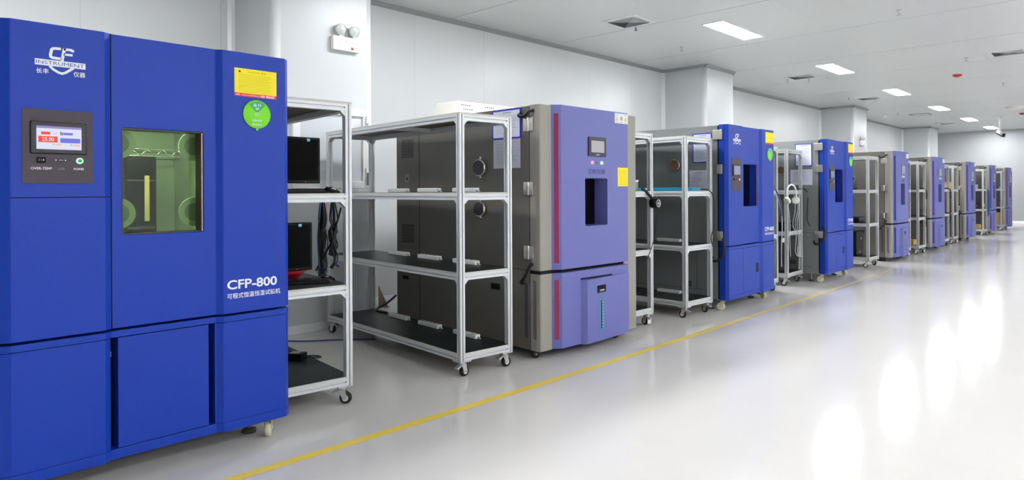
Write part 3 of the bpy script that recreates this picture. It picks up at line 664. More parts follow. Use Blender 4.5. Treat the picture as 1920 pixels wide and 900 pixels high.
# ------------------------------------------------------------------ violet and grey chamber
def violet_chamber(label, X, Y, slot='redslot', strip=True, near=False, ys=1, rz=0, depth=1.8, zt=1.885):
    t = thing('test_chamber', label, 'test chamber', (X, Y, 0), rz); t.scale = (1, ys, 1)
    W = 1.21 if strip else 1.03; ZB = .07; zs0, zs1 = .636, .662
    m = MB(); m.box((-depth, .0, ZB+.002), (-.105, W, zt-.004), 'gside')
    m.build('body', t, bevel=.004)
    # door block: grey returns plus violet front
    def prof(y_end):
        p = [(-.098, 0), (-.035, 0), (-.006, .006), (0, .016), (0, y_end), (-.098, y_end)]
        return p
    for z0, z1, nm in ((zs1, zt, 'door_return'), (ZB, zs0, 'lower_return')):
        m = MB(); m.prism(prof(.13), z0, z1, 'greyw')
        if strip: m.box((-.098, W-.18, ZB), (-.0, W, zt), 'greyw') if nm == 'door_return' else None
        m.build(nm, t, bevel=.002)
    P = [(-.098, .1305), (0, .1305), (.05, .185), (.05, 1.025), (.045, 1.03), (-.098, 1.03)]
    wy0, wy1, wz0, wz1 = .463, .747, .975, 1.347
    m = MB(); m.prism(P, zs1, zt+.005, 'violet'); d = m.build('door', t); d['label'] = 'violet upper door with a narrow viewing window'
    cut = MB(); cut.prism(rrect(wy0, wy1, wz0, wz1, .015), -.085, .1, 'violet', 'x'); boolcut(d, [cut.build('cutter', t)])
    m = MB(); m.box((-.0845, wy0+.004, wz0+.004), (-.078, wy1-.004, wz1-.004), 'gloss').box((-.078, (wy0+wy1)/2-.03, wz0+.004), (-.072, (wy0+wy1)/2-.018, wz1-.004), 'dgrey'); m.build('window_pane', d)
    m = MB(); m.prism(P, ZB+.005, zs0, 'violet'); m.build('lower_front', t)
    m = MB(); m.box((-.1, .004, zs0), (-.0, 1.02, zs1), 'gap').box((-.108, .003, ZB+.01), (-.097, W-.003, zt-.01), 'gap'); m.build('door_gasket', t)
    # louvre stripes on the chamfer
    T = Matrix(((.05, 0, .0, 0), (.0545, 0, 0, .1305), (0, 0, 1, 0), (0, 0, 0, 1)))
    def louv(z0, z1, nm):
        m = MB(); n = max(4, int((z1-z0)/.009)); a0, a1 = .25, .72
        nrm = Vector((.0545, -.05, 0)).normalized()
        def q(u, z, o): p = Vector((.05*u, .1305+.0545*u, z))+nrm*o; return p
        m.add([q(a0, z0, .0006), q(a1, z0, .0006), q(a1, z1, .0006), q(a0, z1, .0006)], [(0, 1, 2, 3)], slot)
        if near:
            dk = K['redlou']
            for k in range(n):
                z = z0+(z1-z0)*k/n
                m.add([q(a0, z, .003), q(a1, z, .003), q(a1, z+.0045, .0008), q(a0, z+.0045, .0008), q(a0, z, .0007), q(a1, z, .0007)], [(0, 1, 2, 3), (4, 5, 1, 0)], dk)
        m.build(nm, t)
    louv(.71, 1.825, 'upper_louvre'); louv(.142, .586, 'lower_louvre')
    # controller
    m = MB(); fm = 'frame' if near else 'screenoff'
    m.prism(rrect(.500, .718, 1.52, 1.668, .006), .0502, .062, fm, 'x'); c = m.build('control_panel', t, bevel=.002)
    m = MB(); plate(m, .062, .528, .692, 1.549, 1.641, 'screenoff' if near else 'scr_ng'); 
    if near: plate(m, .0622, .52, .70, 1.655, 1.657, 'ink'); textmesh(m, '\u9996\u9875', (.59, .63, 1.526, 1.536), .062, 'lett')
    m.build('screen', c)
    m = MB(); m.cyl((.05, .548, 1.469), (.06, .548, 1.469), .014, 'led_p', 18); m.build('indicator_lamp', t)
    m = MB(); m.cyl((.05, .668, 1.469), (.06, .668, 1.469), .014, 'led_g', 18); m.build('indicator_lamp', t)
    m = MB(); plate(m, .05, .598, .618, 1.466, 1.472, 'gap', .001)
    textmesh(m, '\u6b63\u822a\u4eea\u5668', (.500, .716, 1.380, 1.420), .05, 'blett', off=.01); m.build('lettering', t)
    if near:
        m = MB(); plate(m, .05, .885, 1.026, 1.284, 1.437, 'yellow', .001)
        for k in range(12): plate(m, .051, .90, 1.01, 1.30+k*.0105, 1.3013+k*.0105, 'yink')
        m.build('warning_sticker', t)
    m = MB(); plate(m, .05, .848, 1.029, 1.80, 1.882, 'lett' if near else 'white', .001)
    if near:
        for yc in (.878, .996):
            m.add([(.052, yc-.019, 1.822), (.052, yc+.019, 1.822), (.052, yc, 1.857)], [(0, 1, 2)], 'yink'); m.add([(.0523, yc-.015, 1.8245), (.0523, yc+.015, 1.8245), (.0523, yc, 1.852)], [(0, 1, 2)], 'yellow'); plate(m, .051, yc-.016, yc+.016, 1.808, 1.811, 'ink'); plate(m, .051, yc-.014, yc+.014, 1.868, 1.871, 'ink')
        T2 = Matrix.Translation((.0515, .938, 1.84)) @ Matrix.Rotation(pi/2, 4, 'Y'); m.lathe([(.019, 0), (.0165, .0001)], mat('purple ring', (130, 40, 90), .5), 24, T2); plate(m, .051, .933, .943, 1.829, 1.851, 'blett'); plate(m, .051, .92, .956, 1.808, 1.811, 'ink')
    m.build('safety_label', t)
    # water door, slightly ajar at its left edge
    m = MB(); m.add([(.051, .41, ZB), (.088, .44, ZB), (.053, 1.028, ZB), (.051, 1.028, ZB), (.051, .41, .562), (.088, .44, .562), (.053, 1.028, .568), (.051, 1.028, .568)], [(0, 3, 2, 1), (4, 5, 6, 7), (0, 1, 5, 4), (1, 2, 6, 5), (2, 3, 7, 6), (3, 0, 4, 7)], 'violet')
    if near: m.box((.0502, .405, .565), (.052, .80, .577), 'gap')
    o = m.build('water_door', t)
    xx = lambda y: .088-.035*(y-.44)/.588
    sl = -.035/.588
    m = MB()
    def pl(y0_, y1_, z0, z1, mm, e): m.add([(xx(y0_)+e, y0_, z0), (xx(y1_)+e, y1_, z0), (xx(y1_)+e, y1_, z1), (xx(y0_)+e, y0_, z1)], [(0, 1, 2, 3)], mm)
    pl(.568, .690, .448, .506, 'gap', .0008); pl(.60, .675, .455, .472, 'dgrey', .0012); pl(.61, .665, .462, .470, 'zinc', .0014); m.build('latch', o)
    m = MB(); rr = rrect(.588, .668, .135, .42, .039, 6); m.add([(xx(y)+.0008, y, z) for y, z in rr], [tuple(range(len(rr)))], 'tank'); pl(.622, .634, .165, .385, 'gap', .0014)
    if near:
        for k in range(9): pl(.640, .650, .175+k*.024, .180+k*.024, 'lett', .0014)
    m.build('water_gauge', o)
    # near side
    for z0, z1 in ((1.69, 1.795), (1.218, 1.318), (.742, .845)):
        m = MB(); m.box((-.155, -.012, z0), (-.112, -.0005, z1), 'steel').box((-.098, -.016, z0), (-.055, -.0005, z1), 'steel').cyl((-.105, -.012, z0), (-.105, -.012, z1), .011, 'steel', 12); m.build('hinge', t, bevel=.002)
    for z, r_ in ((1.435, .068), (1.110, .062)):
        m = MB(); m.cyl((-.63, .0, z), (-.63, -.035, z), r_, 'steel', 28, r1=r_*.96).cyl((-.63, -.035, z), (-.63, -.04, z), r_*.88, 'dgrey', 28).box((-.64, -.012, z+r_), (-.62, 0, z+r_+.02), 'steel').box((-.64, -.012, z-r_-.012), (-.62, 0, z-r_+.002), 'steel'); m.build('cable_port', t)
    m = MB(); m.box((-1.456, -.0008, .08), (-1.45, .002, 1.87), 'gap').box((-1.79, -.0008, .66), (-.11, .002, .663), 'gap')
    for z0, nr in ((1.555, 12), (.79, 12)):
        for r_ in range(nr):
            for k in range(6): m.box((-1.72+k*.031+(.008 if r_ % 2 else 0), -.001, z0+r_*.014), (-1.698+k*.031+(.008 if r_ % 2 else 0), .002, z0+r_*.014+.007), 'gap')
    for x0, a, b_, n in ((-.155, .155, .56, 30), (-.068, .152, .585, 32)):
        for k in range(n):
            z = a+(b_-a)*k/n; m.add([(x0, -.0012, z+.016), (x0+.032, -.0012, z), (x0+.032, -.0012, z+.006), (x0, -.0012, z+.022)], [(0, 1, 2, 3)], 'gap')
    m.box((-.526, -.001, .482), (-.424, .002, .53), 'gap').box((-1.71, -.001, .455), (-1.62, .002, .485), 'gap'); m.build('side_grille', t)
    m = MB(); splate(m, 0, -1.667, -1.605, 1.33, 1.407, 'greyd', .001); m.add([(-1.652, -.0015, 1.355), (-1.62, -.0015, 1.355), (-1.636, -.0015, 1.385)], [(0, 1, 2)], 'gap'); m.build('danger_sticker', t)
    m = MB(); corrugated(m, [(-.185, .0, 1.83), (-.18, -.03, 1.812), (-.14, -.035, 1.80), (-.10, -.035, 1.81), (-.07, -.03, 1.835), (-.06, 0, 1.842)], .0135); m.build('door_hose', t)
    m = MB(); corrugated(m, [(-.075, 0, .71), (-.078, -.03, .69), (-.10, -.04, .64), (-.14, -.04, .585), (-.17, -.02, .565), (-.175, 0, .562)], .0125); m.build('door_hose', t)
    for (x, y) in ((-.1, .08), (-.08, W-.17), (-depth+.1, .08), (-depth+.1, W-.1)):
        caster(t, x, y, .07, 'rubber', 'dgrey', r=.033, w=.03, yaw=RD(60), brake=False, hub='dgrey')
    m = MB(); m.box((-depth+.05, .05, .055), (-.06, W-.05, ZB+.001), 'gap'); m.build('chassis', t)
    return t
K['redlou'] = mat('crimson louvre lip', (176, 48, 92), .5)
K['scr_ng'] = mat('grey green screen', (168, 180, 180), .3)

# ------------------------------------------------------------------ aluminium rack
def tslot(s=.04, g=.010, d=.013):
    h = s/2; a = g/2
    P = []
    for q in range(4):
        for x, y in ((-h, -h), (-a, -h), (-a, -h+d), (a, -h+d), (a, -h)):
            c, s_ = [(1, 0), (0, 1), (-1, 0), (0, -1)][q]
            P.append((x*c-y*s_, x*s_+y*c))
    return P
TS = tslot()
def profile(mb, p0, p1, axis):
    """extruded aluminium bar centred on the line p0-p1"""
    if axis == 'z': T = Matrix.Translation(p0); mb.prism(TS, 0, p1[2]-p0[2], 'alu', 'z', T)
    elif axis == 'y': T = Matrix.Translation(p0); mb.prism(TS, 0, p1[1]-p0[1], 'alu', 'y', T)
    else: T = Matrix.Translation(p0); mb.prism(TS, 0, p1[0]-p0[0], 'alu', 'x', T)
TZ = [(.115, .154), (.654, .694), (1.190, 1.230), (1.724, 1.764)]
def rack(label, X, Y, L=1.96, W=.5, rz=0, full=True, tagc=False, yaws=(0.3, -.4, 1.2, .7), tops=True):
    t = thing('storage_rack', label, 'storage rack', (X, Y, 0), rz, group=None)
    for (x, y) in ((-.02, .02), (-.02, W-.02), (-L+.02, .02), (-L+.02, W-.02)):
        m = MB(); profile(m, (x, y, .11), (x, y, 1.764), 'z'); m.build('post', t)
    for i, (a, b) in enumerate(TZ):
        z = (a+b)/2
        for x in (-.02, -L+.02):
            m = MB(); profile(m, (x, .04, z), (x, W-.04, z), 'y'); m.build('beam', t)
        for y in (.02, W-.02):
            m = MB(); profile(m, (-L+.04, y, z), (-.04, y, z), 'x'); m.build('beam', t)
        m = MB()
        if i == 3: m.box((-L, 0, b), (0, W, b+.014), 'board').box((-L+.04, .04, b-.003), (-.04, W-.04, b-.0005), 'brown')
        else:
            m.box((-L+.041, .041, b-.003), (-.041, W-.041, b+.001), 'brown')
            m.box((-L+.04, .003, b), (-.04, W-.003, b+.011), 'board'); m.box((-L+.003, .042, b), (-L+.04, W-.042, b+.011), 'board'); m.box((-.04, .042, b), (-.003, W-.042, b+.011), 'board')
            m.box((-L+.04, .006, b+.011), (-.006, W-.042, b+.0125), 'mat_'); m.box((-L+.04, W-.045, b+.011), (-.04, W-.006, b+.0125), 'mat_')
        m.build('shelf', t)
    # gussets
    for i in (1, 2, 3):
        z = TZ[i][0]; g = .032
        for x in (-.02, -L+.02):
            for y, s in ((.04, 1), (W-.04, -1)):
                m = MB(); pts = [(y, z), (y+s*g, z), (y, z-g)]
                if s > 0: pts = pts[::-1]
                m.prism(pts, x-.017, x+.017, 'alu', 'x'); m.build('corner_bracket', t)
        if full:
            for y in (.02, W-.02):
                for x, s in ((-.04, -1), (-L+.04, 1)):
                    m = MB(); m.prism([(x, z), (x+s*g, z), (x, z-g)][::(1 if s > 0 else -1)], y-.015, y+.015, 'alu', 'y'); m.build('corner_bracket', t)
    m = MB(); m.box((-L*.5-.03, .04, TZ[3][0]+.008), (-L*.5+.03, W-.04, TZ[3][1]-.004), 'alu'); m.build('cross_bar', t)
    for k, (x, y) in enumerate(((-.045, .045), (-.045, W-.045), (-L+.045, .045), (-L+.045, W-.045))):
        m = MB(); m.box((x-.045, y-.045, .104), (x+.045, y+.045, .1148), 'zinc'); m.build('caster_plate', t)
        caster(t, x, y, .104, yaw=yaws[k], plate_=False, r=.036, w=.03, tagw=(tagc and k < 2), hub='white')
    return t

# ------------------------------------------------------------------ place the row
blue_chamber('blue test chamber nearest the camera, lit screen and wide green-glass window', -3.151, .464, big=True)
violet_chamber('violet and warm grey test chamber with crimson louvre stripe', -3.206, 3.607, 'redslot', True, True, rz=RD(-1.3))
blue_chamber('blue test chamber standing between the violet chamber and the headphone rack', -3.104, 6.38)
blue_chamber('farther of the two small-looking blue chambers, beside the headphone rack', -3.10, 9.25, ys=.93, seed=4)
VC = [(12.66, .90, 'blueslot', 'grey and violet chamber with royal blue stripe, directly beyond the last blue chamber', 1.905),
      (15.45, 1.02, 'blueslot', 'second blue-striped grey and violet chamber beyond the last blue chamber', 1.90),
      (18.9, 1.02, 'blueslot', 'third blue-striped grey and violet chamber beyond the last blue chamber', 1.895),
      (22.15, .85, 'blueslot', 'fourth blue-striped grey and violet chamber, second last in the row', 1.895),
      (24.98, 1.0, 'purpslot', 'last chamber of the row with a plum coloured stripe by the far wall', 1.89)]
for y, s, sl, lb, zt in VC: violet_chamber(lb, -3.2, y, sl, False, False, ys=s, zt=zt)

rack('aluminium rack with monitors, next to the nearest blue chamber', -3.440, 1.650, L=1.96, W=.50, rz=RD(-6), yaws=(1.0, -2.3, .5, .2))
rack('aluminium rack with nine white power strips, in front of the crimson-striped chamber', -3.300, 2.916, L=1.962, W=.462, rz=RD(-4.5), yaws=(-pi/2+.15, -pi/2, .3, -.4))
rack('aluminium rack half hidden behind the crimson-striped chamber', -3.335, 4.93, L=1.9, W=.39, rz=RD(-2), tagc=True, yaws=(.4, -.2, .3, 1.1))
rack('aluminium rack holding the turquoise box, before the second blue chamber', -3.240, 5.772, L=1.9, W=.50, rz=RD(-2.5), yaws=(.1, -.2, .9, .4))
rack('narrow glimpsed rack just beyond the second blue chamber', -3.309, 7.70, L=1.8, W=.452, rz=0, full=False)
rack('aluminium rack with headphones hung on its front post', -3.37, 8.60, L=1.8, W=.60, rz=RD(3), full=False)
rack('aluminium rack with black equipment, before the first blue-striped chamber', -3.212, 11.46, L=1.8, W=.53, full=False)
rack('narrow glimpsed rack just past the first blue-striped chamber', -3.23, 13.62, L=1.8, W=.46, full=False, tagc=True)
rack('aluminium rack just before the second blue-striped chamber', -3.18, 14.44, L=1.8, W=.55, full=False, tagc=True)
rack('rack with tan cartons just past the second blue-striped chamber', -3.2, 16.70, L=1.8, W=.5, full=False)
rack('rack just before the third blue-striped chamber', -3.2, 17.66, L=1.8, W=.5, full=False, tagc=True)
rack('rack with printer-like device, before the second last chamber', -3.2, 21.40, L=1.8, W=.55, full=False)
rack('last rack, with ochre cartons, in front of the plum-striped chamber', -3.2, 24.42, L=1.8, W=.5, full=False)

# ------------------------------------------------------------------ rack contents
def loc_on(X, Y, rz, x, y):   # rack-local to world
    return X+x*cos(rz)-y*sin(rz), Y+x*sin(rz)+y*cos(rz)
RK = dict(a=(-3.440, 1.650, RD(-6)), b=(-3.300, 2.916, RD(-4.5)), c=(-3.335, 4.93, RD(-2)), d=(-3.240, 5.772, RD(-2.5)), f=(-3.37, 8.60, RD(3)), g=(-3.212, 11.46, 0))
def strip(rk, x, y, z, label):
    X, Y, rz = RK[rk]; wx, wy = loc_on(X, Y, rz, x, y)
    t = thing('power_strip', label, 'power strip', (wx, wy, z), rz, 'white power strips on the racks')
    m = MB(); m.box((-.14, -.024, 0), (.14, .024, .032), 'white'); m.build('body', t, bevel=.006)
    m = MB()
    for k in range(4):
        cx = -.105+k*.058; m.box((cx-.018, -.016, .032), (cx+.018, .016, .0328), 'offw').box((cx-.009, -.008, .0326), (cx-.005, .008, .0334), 'gap').box((cx+.005, -.008, .0326), (cx+.009, .008, .0334), 'gap')
    m.build('socket', t)
    m = MB(); m.cyl((.14, 0, .014), (.156, 0, .012), .006, 'zinc', 8).tube([(.153, 0, .012), (.162, .004, .006), (.16, .012, .004)], .003, 'wcable', 6); m.build('cord_end', t)
tn = {1.2425: 'upper', .7065: 'middle', .1665: 'bottom'}; pn = {0: 'rear', 1: 'centre', 2: 'front'}
for z in (1.2425, .7065, .1665):
    for k, x in enumerate((-1.36, -.90, -.42)):
        strip('b', x, .37, z, '%s shelf, %s white power strip of three, rack before the crimson-striped chamber' % (tn[z], pn[k]))
for z in (.7065, .1665):
    strip('d', -.45, .40, z, 'white power strip on the %s shelf of the rack with the turquoise box' % tn[z])
    strip('c', -.82, .30, z, 'white power strip, %s shelf, rack half hidden by the crimson-striped chamber' % tn[z])

def monitor(x, y, z, label, w=.5, h=.285, rz=0, ms='scrblk'):
    t = thing('monitor', label, 'monitor', (x, y, z), rz)
    m = MB(); m.box((-.035, -w/2, .06), (.0, w/2, .06+h), 'black'); m.box((-.055, -w/4, .12), (-.035, w/4, .06+h*.8), 'black'); m.build('housing', t, bevel=.006)
    m = MB(); plate(m, 0, -w/2+.016, w/2-.016, .06+.02, .06+h-.014, ms, .001); m.build('screen', t)
    m = MB(); m.box((-.06, -.03, .008), (-.035, .03, .14), 'black').cyl((-.03, 0, 0), (-.03, 0, .01), .11, 'black', 28); m.build('stand', t)
    m = MB(); plate(m, .001, w/2-.09, w/2-.07, .06+h-.025, .06+h-.008, mat('cyan sticker', (140, 205, 230), .5), .001); m.cyl((.001, w/2-.10, .07), (.002, w/2-.10, .07), .002, 'led_o', 8); m.build('energy_sticker', t)
monitor(-3.75, 1.895, 1.2425, 'black monitor on the upper shelf of the nearest rack', rz=RD(-2))
monitor(-3.77, 1.845, .7065, 'black monitor on the middle shelf of the nearest rack', rz=RD(-4), h=.295)
def keyboard(x, y, z, label, rz):
    t = thing('keyboard', label, 'keyboard', (x, y, z), rz)
    m = MB(); m.box((-.07, -.22, 0), (.07, .22, .018), 'black'); m.build('case', t, bevel=.005)
    m = MB()
    for r_ in range(5):
        for k in range(18): m.box((-.058+r_*.024, -.21+k*.0235, .018), (-.038+r_*.024, -.19+k*.0235, .025), 'dgrey' if 0 else 'black')
    m.build('keys', t)
def mouse(x, y, z, label, rz):
    t = thing('mouse', label, 'mouse', (x, y, z), rz)
    m = MB(); rings = [(-.058, .008, .006), (-.052, .024, .022), (-.03, .03, .034), (0, .031, .038), (.03, .029, .030), (.05, .022, .018), (.057, .008, .006)]; vs = []; n = 10
    for (yy, hw_, hh) in rings:
        for k in range(n+1):
            a = pi*k/n; vs.append((hw_*cos(a), yy, .0005+hh*sin(a)))
    fs = [(i*(n+1)+k, i*(n+1)+k+1, (i+1)*(n+1)+k+1, (i+1)*(n+1)+k) for i in range(len(rings)-1) for k in range(n)]
    fs += [tuple(range(n+1)), tuple((len(rings)-1)*(n+1)+k for k in range(n, -1, -1))]
    m.add(vs, fs, 'gloss', True); m.build('shell', t)
    m = MB(); m.cyl((-.003, -.03, .034), (.003, -.03, .034), .006, 'dgrey', 10); m.build('scroll_wheel', t)
keyboard(-3.52, 1.79, 1.2425, 'black keyboard on the upper shelf of the nearest rack', RD(-4))
mouse(-3.50, 2.075, 1.2425, 'glossy black mouse on the upper shelf of the nearest rack', RD(10))
keyboard(-3.66, 1.90, .7065, 'black keyboard on the middle shelf of the nearest rack', RD(-28))
mouse(-3.60, 2.10, .7065, 'glossy black mouse on the middle shelf of the nearest rack', RD(5))
t = thing('red_dish', 'red plastic dish between monitor and keyboard on the nearest rack', 'dish', (-3.80, 1.965, .7065), RD(0)); t.scale = (.9, .9, .9)
m = MB(); m.lathe([(.03, .0), (.05, .004), (.09, .05), (.11, .062), (.105, .064), (.05, .02), (0, .012)], 'redp', 24); m.build('bowl', t); m = MB(); m.lathe([(.11, .062), (.118, .066), (.118, .069), (.108, .066)], 'redp', 24); m.build('rim', t)
t = thing('power_adapter', 'black power adapter with silver label on the bottom shelf of the nearest rack', 'power adapter', (-3.99, 2.09, .1665), RD(35))
m = MB(); m.box((-.075, -.04, 0), (.075, .04, .045), 'black'); m.build('body', t, bevel=.006); m = MB(); m.box((-.02, -.03, .045), (.045, .03, .0465), 'steel'); m.build('rating_label', t)
m = MB(); m.tube([(.075, 0, .02), (.13, .02, .012), (.16, .06, .006), (.11, .09, .006), (.04, .07, .006)], .005, 'rubber', 8); m.build('cord', t)
m = MB(); m.tube([(-.075, 0, .02), (-.12, -.03, .05), (-.14, -.08, .09)], .004, 'wcable', 8); m.build('white_cord', t)
# cable bundles hanging inside the nearest rack
def bundle(cx, cy, z0, z1, n, label, sp=.03, mt='rubber'):
    m = MB()
    for k in range(n):
        a = random.uniform(-sp, sp); b_ = random.uniform(-sp, sp); L = random.uniform(z0, z0+.15)
        pts = [(cx+a*.4, cy+b_*.4, z1), (cx+a, cy+b_, z1-.12), (cx+random.uniform(-sp, sp), cy+random.uniform(-sp, sp), (z1+L)/2), (cx+a, cy+b_, L+.05), (cx+random.uniform(-sp, sp), cy+random.uniform(-sp, sp), L)]
        m.tube(pts, random.choice((.004, .005, .006)), mt if k % 4 else ('bcable' if k % 8 == 4 else mt), 6, 5)
    m.box((cx-sp*.7, cy-sp*.7, z1-.2), (cx+sp*.7, cy+sp*.7, z1-.185), 'rubber')
    for k in range(3): m.box((cx-.012+.02*k-.02, cy-.012, z0+.1+.07*k), (cx+.012+.02*k-.02, cy+.012, z0+.14+.07*k), 'rubber')
    return tag(m.build('cable_bundle'), label, 'cables', 'hanging cable bundles')
bundle(-3.925, 2.262, .60, 1.188, 18, 'thick black and blue cable bundle hanging in the nearest rack, left one')
bundle(-3.785, 2.258, .74, 1.188, 11, 'looser black cable bundle hanging at the back right of the nearest rack', .032)
m = MB(); m.tube([(-3.66, 2.24, 1.15), (-3.70, 2.25, 1.10), (-3.80, 2.25, .92), (-3.87, 2.245, .84), (-3.97, 2.24, .73)], .006, 'rubber', 8)
tag(m.build('loose_cable'), 'single black cable slanting across the back of the nearest rack', 'cable')
m = MB(); m.tube([(-5.9, 2.62, .01), (-5.64, 2.88, .008), (-5.50, 2.86, .008)][:1]+[(-5.75, 2.58, .008), (-5.35, 2.60, .008), (-5.10, 2.72, .008), (-4.9, 2.98, .008), (-4.7, 3.2, .008)], .006, 'bcable', 8)
tag(m.build('floor_cable'), 'blue network cable lying on the floor behind the nearest rack', 'cable')
m = MB(); m.tube([(-4.98, 3.62, .30), (-5.05, 3.56, .22), (-5.1, 3.50, .18), (-5.02, 3.44, .175), (-4.86, 3.43, .178)], .009, 'rubber', 8)
tag(m.build('supply_cable'), 'black supply cable from the crimson-striped chamber to the bottom power strip', 'cable')
def tri_bracket(x, y, rz, label):
    t = thing('steel_bracket', label, 'bracket', (x, y, 0), rz); m = MB(); m.prism([(0, 0), (.11, 0), (0, .24)], -.003, .003, 'skin', 'y').box((0, -.04, 0), (.12, .04, .005), 'skin'); m.build('gusset', t)
    m = MB(); m.cyl((.09, .02, .005), (.09, .02, .013), .008, 'zinc', 6); m.build('bolt', t)
K['skin'] = mat('tan painted steel', (150, 135, 115), .5)
tri_bracket(-6.02, 4.14, RD(40), 'small triangular steel foot bracket on the floor by the wall behind the power strip rack')

# turquoise box, teal
t = thing('turquoise_box', 'long flat turquoise box on the upper shelf of a rack', 'box', (-3.62, 6.02, 1.2425), RD(-3))
m = MB(); m.box((-.36, -.06, 0), (.36, .1, .034), 'teal'); m.build('body', t, bevel=.003); m = MB(); m.box((-.2, -.0612, .012), (-.1, -.0598, .028), 'lett').box((.26, -.0612, .012), (.29, -.0598, .022), 'blueg'); m.build('label_tag', t)
# headset hung on the third rack
def headphones(x, y, z, mt, mt2, label, rz=0, s=1):
    t = thing('headphones', label, 'headphones', (x, y, z), rz); t.scale = (s, s, s)
    m = MB(); m.tube([(0, -.075, -.09), (0, -.085, -.03), (0, -.05, .035), (0, 0, .055), (0, .05, .035), (0, .085, -.03), (0, .075, -.09)], .009, mt, 8); m.build('headband', t)
    for s_ in (-1, 1):
        m = MB(); T = Matrix.Translation((0, s_*.07, -.12)) @ Matrix.Rotation(s_*RD(65), 4, 'X') @ Matrix.Rotation(RD(20), 4, 'Y')
        m.lathe([(0, -.02), (.03, -.018), (.042, -.005), (.04, .012), (.025, .02), (0, .022)], mt, 20, T); o = m.build('ear_cup', t)
        m = MB(); m.lathe([(.022, -.0195), (.036, -.022), (.038, -.012)], mt2, 20, T); m.build('ear_pad', o)
    m = MB(); m.tube([(0, -.07, -.15), (.01, -.06, -.25), (.0, -.03, -.4), (.01, -.05, -.55), (0, -.02, -.75)], .003, mt, 6); m.build('cord', t)
headphones(-3.325, 8.62, 1.25, 'white', 'offw', 'white headphones hanging on the front post of a rack', RD(-15), 1.15)
t = thing('webcam', 'black cylindrical device with silver ring tied to the half hidden rack', 'device', (-3.29, 5.295, 1.13))
m = MB(); m.cyl((-.03, 0, 0), (.04, .0, 0), .045, 'black', 24); m.build('body', t)
m = MB(); T = Matrix.Translation((.04, 0, 0)) @ Matrix.Rotation(pi/2, 4, 'Y'); m.lathe([(.034, 0), (.036, .004), (.028, .004), (.026, 0)], 'zinc', 24, T).lathe([(.014, 0), (.015, .003), (0, .003)], 'zinc', 16, T); m.build('lens_ring', t)
m = MB(); m.tube([(-.01, -.02, .04), (-.03, -.08, .10), (-.05, -.13, .14)], .014, 'rubber', 8).tube([(0, .0, -.045), (.005, .02, -.15), (-.01, .015, -.3), (-.02, -.03, -.42), (-.02, -.12, -.52), (-.04, -.25, -.58)], .0035, 'rubber', 6); m.build('strap', t)
# cables on the rack with headphones
m = MB()
for k in range(3):
    yy = 8.70+.07*k
    m.tube([(-3.33+.01*k, yy, 1.23), (-3.31, yy+.02*(k % 2), 1.0), (-3.33, yy-.03, .8), (-3.31, yy+.03, .66-.04*k), (-3.33, yy+.05, .45-.03*k), (-3.31, yy+.10, .38), (-3.33, yy+.14, .5)], .0035, 'wcable', 6)
m.tube([(-3.33, 8.86, 1.20), (-3.32, 8.87, .7), (-3.33, 8.86, .2)], .003, 'wcable', 6)
tag(m.build('white_cables'), 'tangle of thin white cables hanging from the headphone rack', 'cables')
m = MB(); m.tube([(-3.45, 9.1, 1.255), (-3.39, 9.2, 1.26), (-3.36, 9.27, 1.2), (-3.35, 9.235, 1.0), (-3.35, 9.22, .85), (-3.33, 9.26, .76), (-3.30, 9.31, .70)], .0055, 'rubber', 8).cyl((-3.30, 9.31, .70), (-3.29, 9.33, .685), .007, 'zinc', 8)
tag(m.build('black_cable'), 'black cable with a bare plug hanging at the right of the headphone rack', 'cable')
m = MB(); m.tube([(-3.30, 8.06, 1.25), (-3.27, 8.13, 1.1), (-3.27, 8.17, .85), (-3.28, 8.2, .65)], .008, 'bcable', 8).tube([(-3.30, 8.1, 1.2), (-3.265, 8.16, .9), (-3.27, 8.15, .5), (-3.28, 8.18, .3)], .005, 'wcable', 8).box((-3.285, 8.185, .60), (-3.26, 8.215, .65), 'white')
tag(m.build('blue_cable'), 'blue and white cables hanging down beyond the second blue chamber', 'cable')
m = MB(); m.tube([(-3.34, 6.18, 1.255), (-3.235, 6.215, 1.25), (-3.20, 6.27, 1.16), (-3.20, 6.285, .9), (-3.21, 6.23, .78), (-3.22, 6.28, .67)], .0055, 'rubber', 8)
tag(m.build('black_cable'), 'black cable hanging from the front corner of the turquoise box rack', 'cable')
# white parts on upper shelf of the hidden rack
t = thing('grey_box', 'small grey box on the upper shelf of the half hidden rack', 'box', (-3.42, 5.05, 1.2425)); m = MB(); m.box((-.07, -.1, 0), (.05, .1, .1), 'greyd'); m.build('body', t, bevel=.005); m = MB(); m.box((-.072, -.102, .085), (.052, .102, .1015), 'offw'); m.build('lid', t)
# equipment in the headphone rack
def gear(x, y, z, sx, sy, sz, label, cat='equipment', mt='black', leds=(), name='equipment_case'):
    t = thing(name, label, cat, (x, y, z)); m = MB(); m.box((-sx, -sy/2, .008), (0, sy/2, sz), mt); m.build('case', t, bevel=.008)
    m = MB(); 
    for k in range(6): m.box((.0002, -sy*.35, .03+k*.012), (.0015, sy*.35, .035+k*.012), 'dgrey')
    m.box((0, -sy*.4, sz*.55), (.002, sy*.4, sz*.56), 'dgrey'); m.build('grille', t)
    m = MB()
    for (a, b_) in ((-1, -1), (-1, 1), (1, -1), (1, 1)): m.cyl((-sx/2+a*sx*.4, b_*sy*.4, 0), (-sx/2+a*sx*.4, b_*sy*.4, .01), .012, 'rubber', 10)
    m.build('foot', t)
    for a, b_, mm, r_ in leds:
        m = MB(); m.cyl((0, a, b_), (.005, a, b_), r_, mm, 12); m.build('indicator_lamp', t)
    return t
gear(-3.50, 8.80, .1665, .45, .28, .44, 'black computer tower with orange-red light, bottom shelf of the headphone rack', 'computer', leds=((-.02, .42, 'led_o', .012),), name='computer_tower')
gear(-3.45, 8.88, .7065, .4, .36, .11, 'flat black instrument on the middle shelf of the headphone rack')
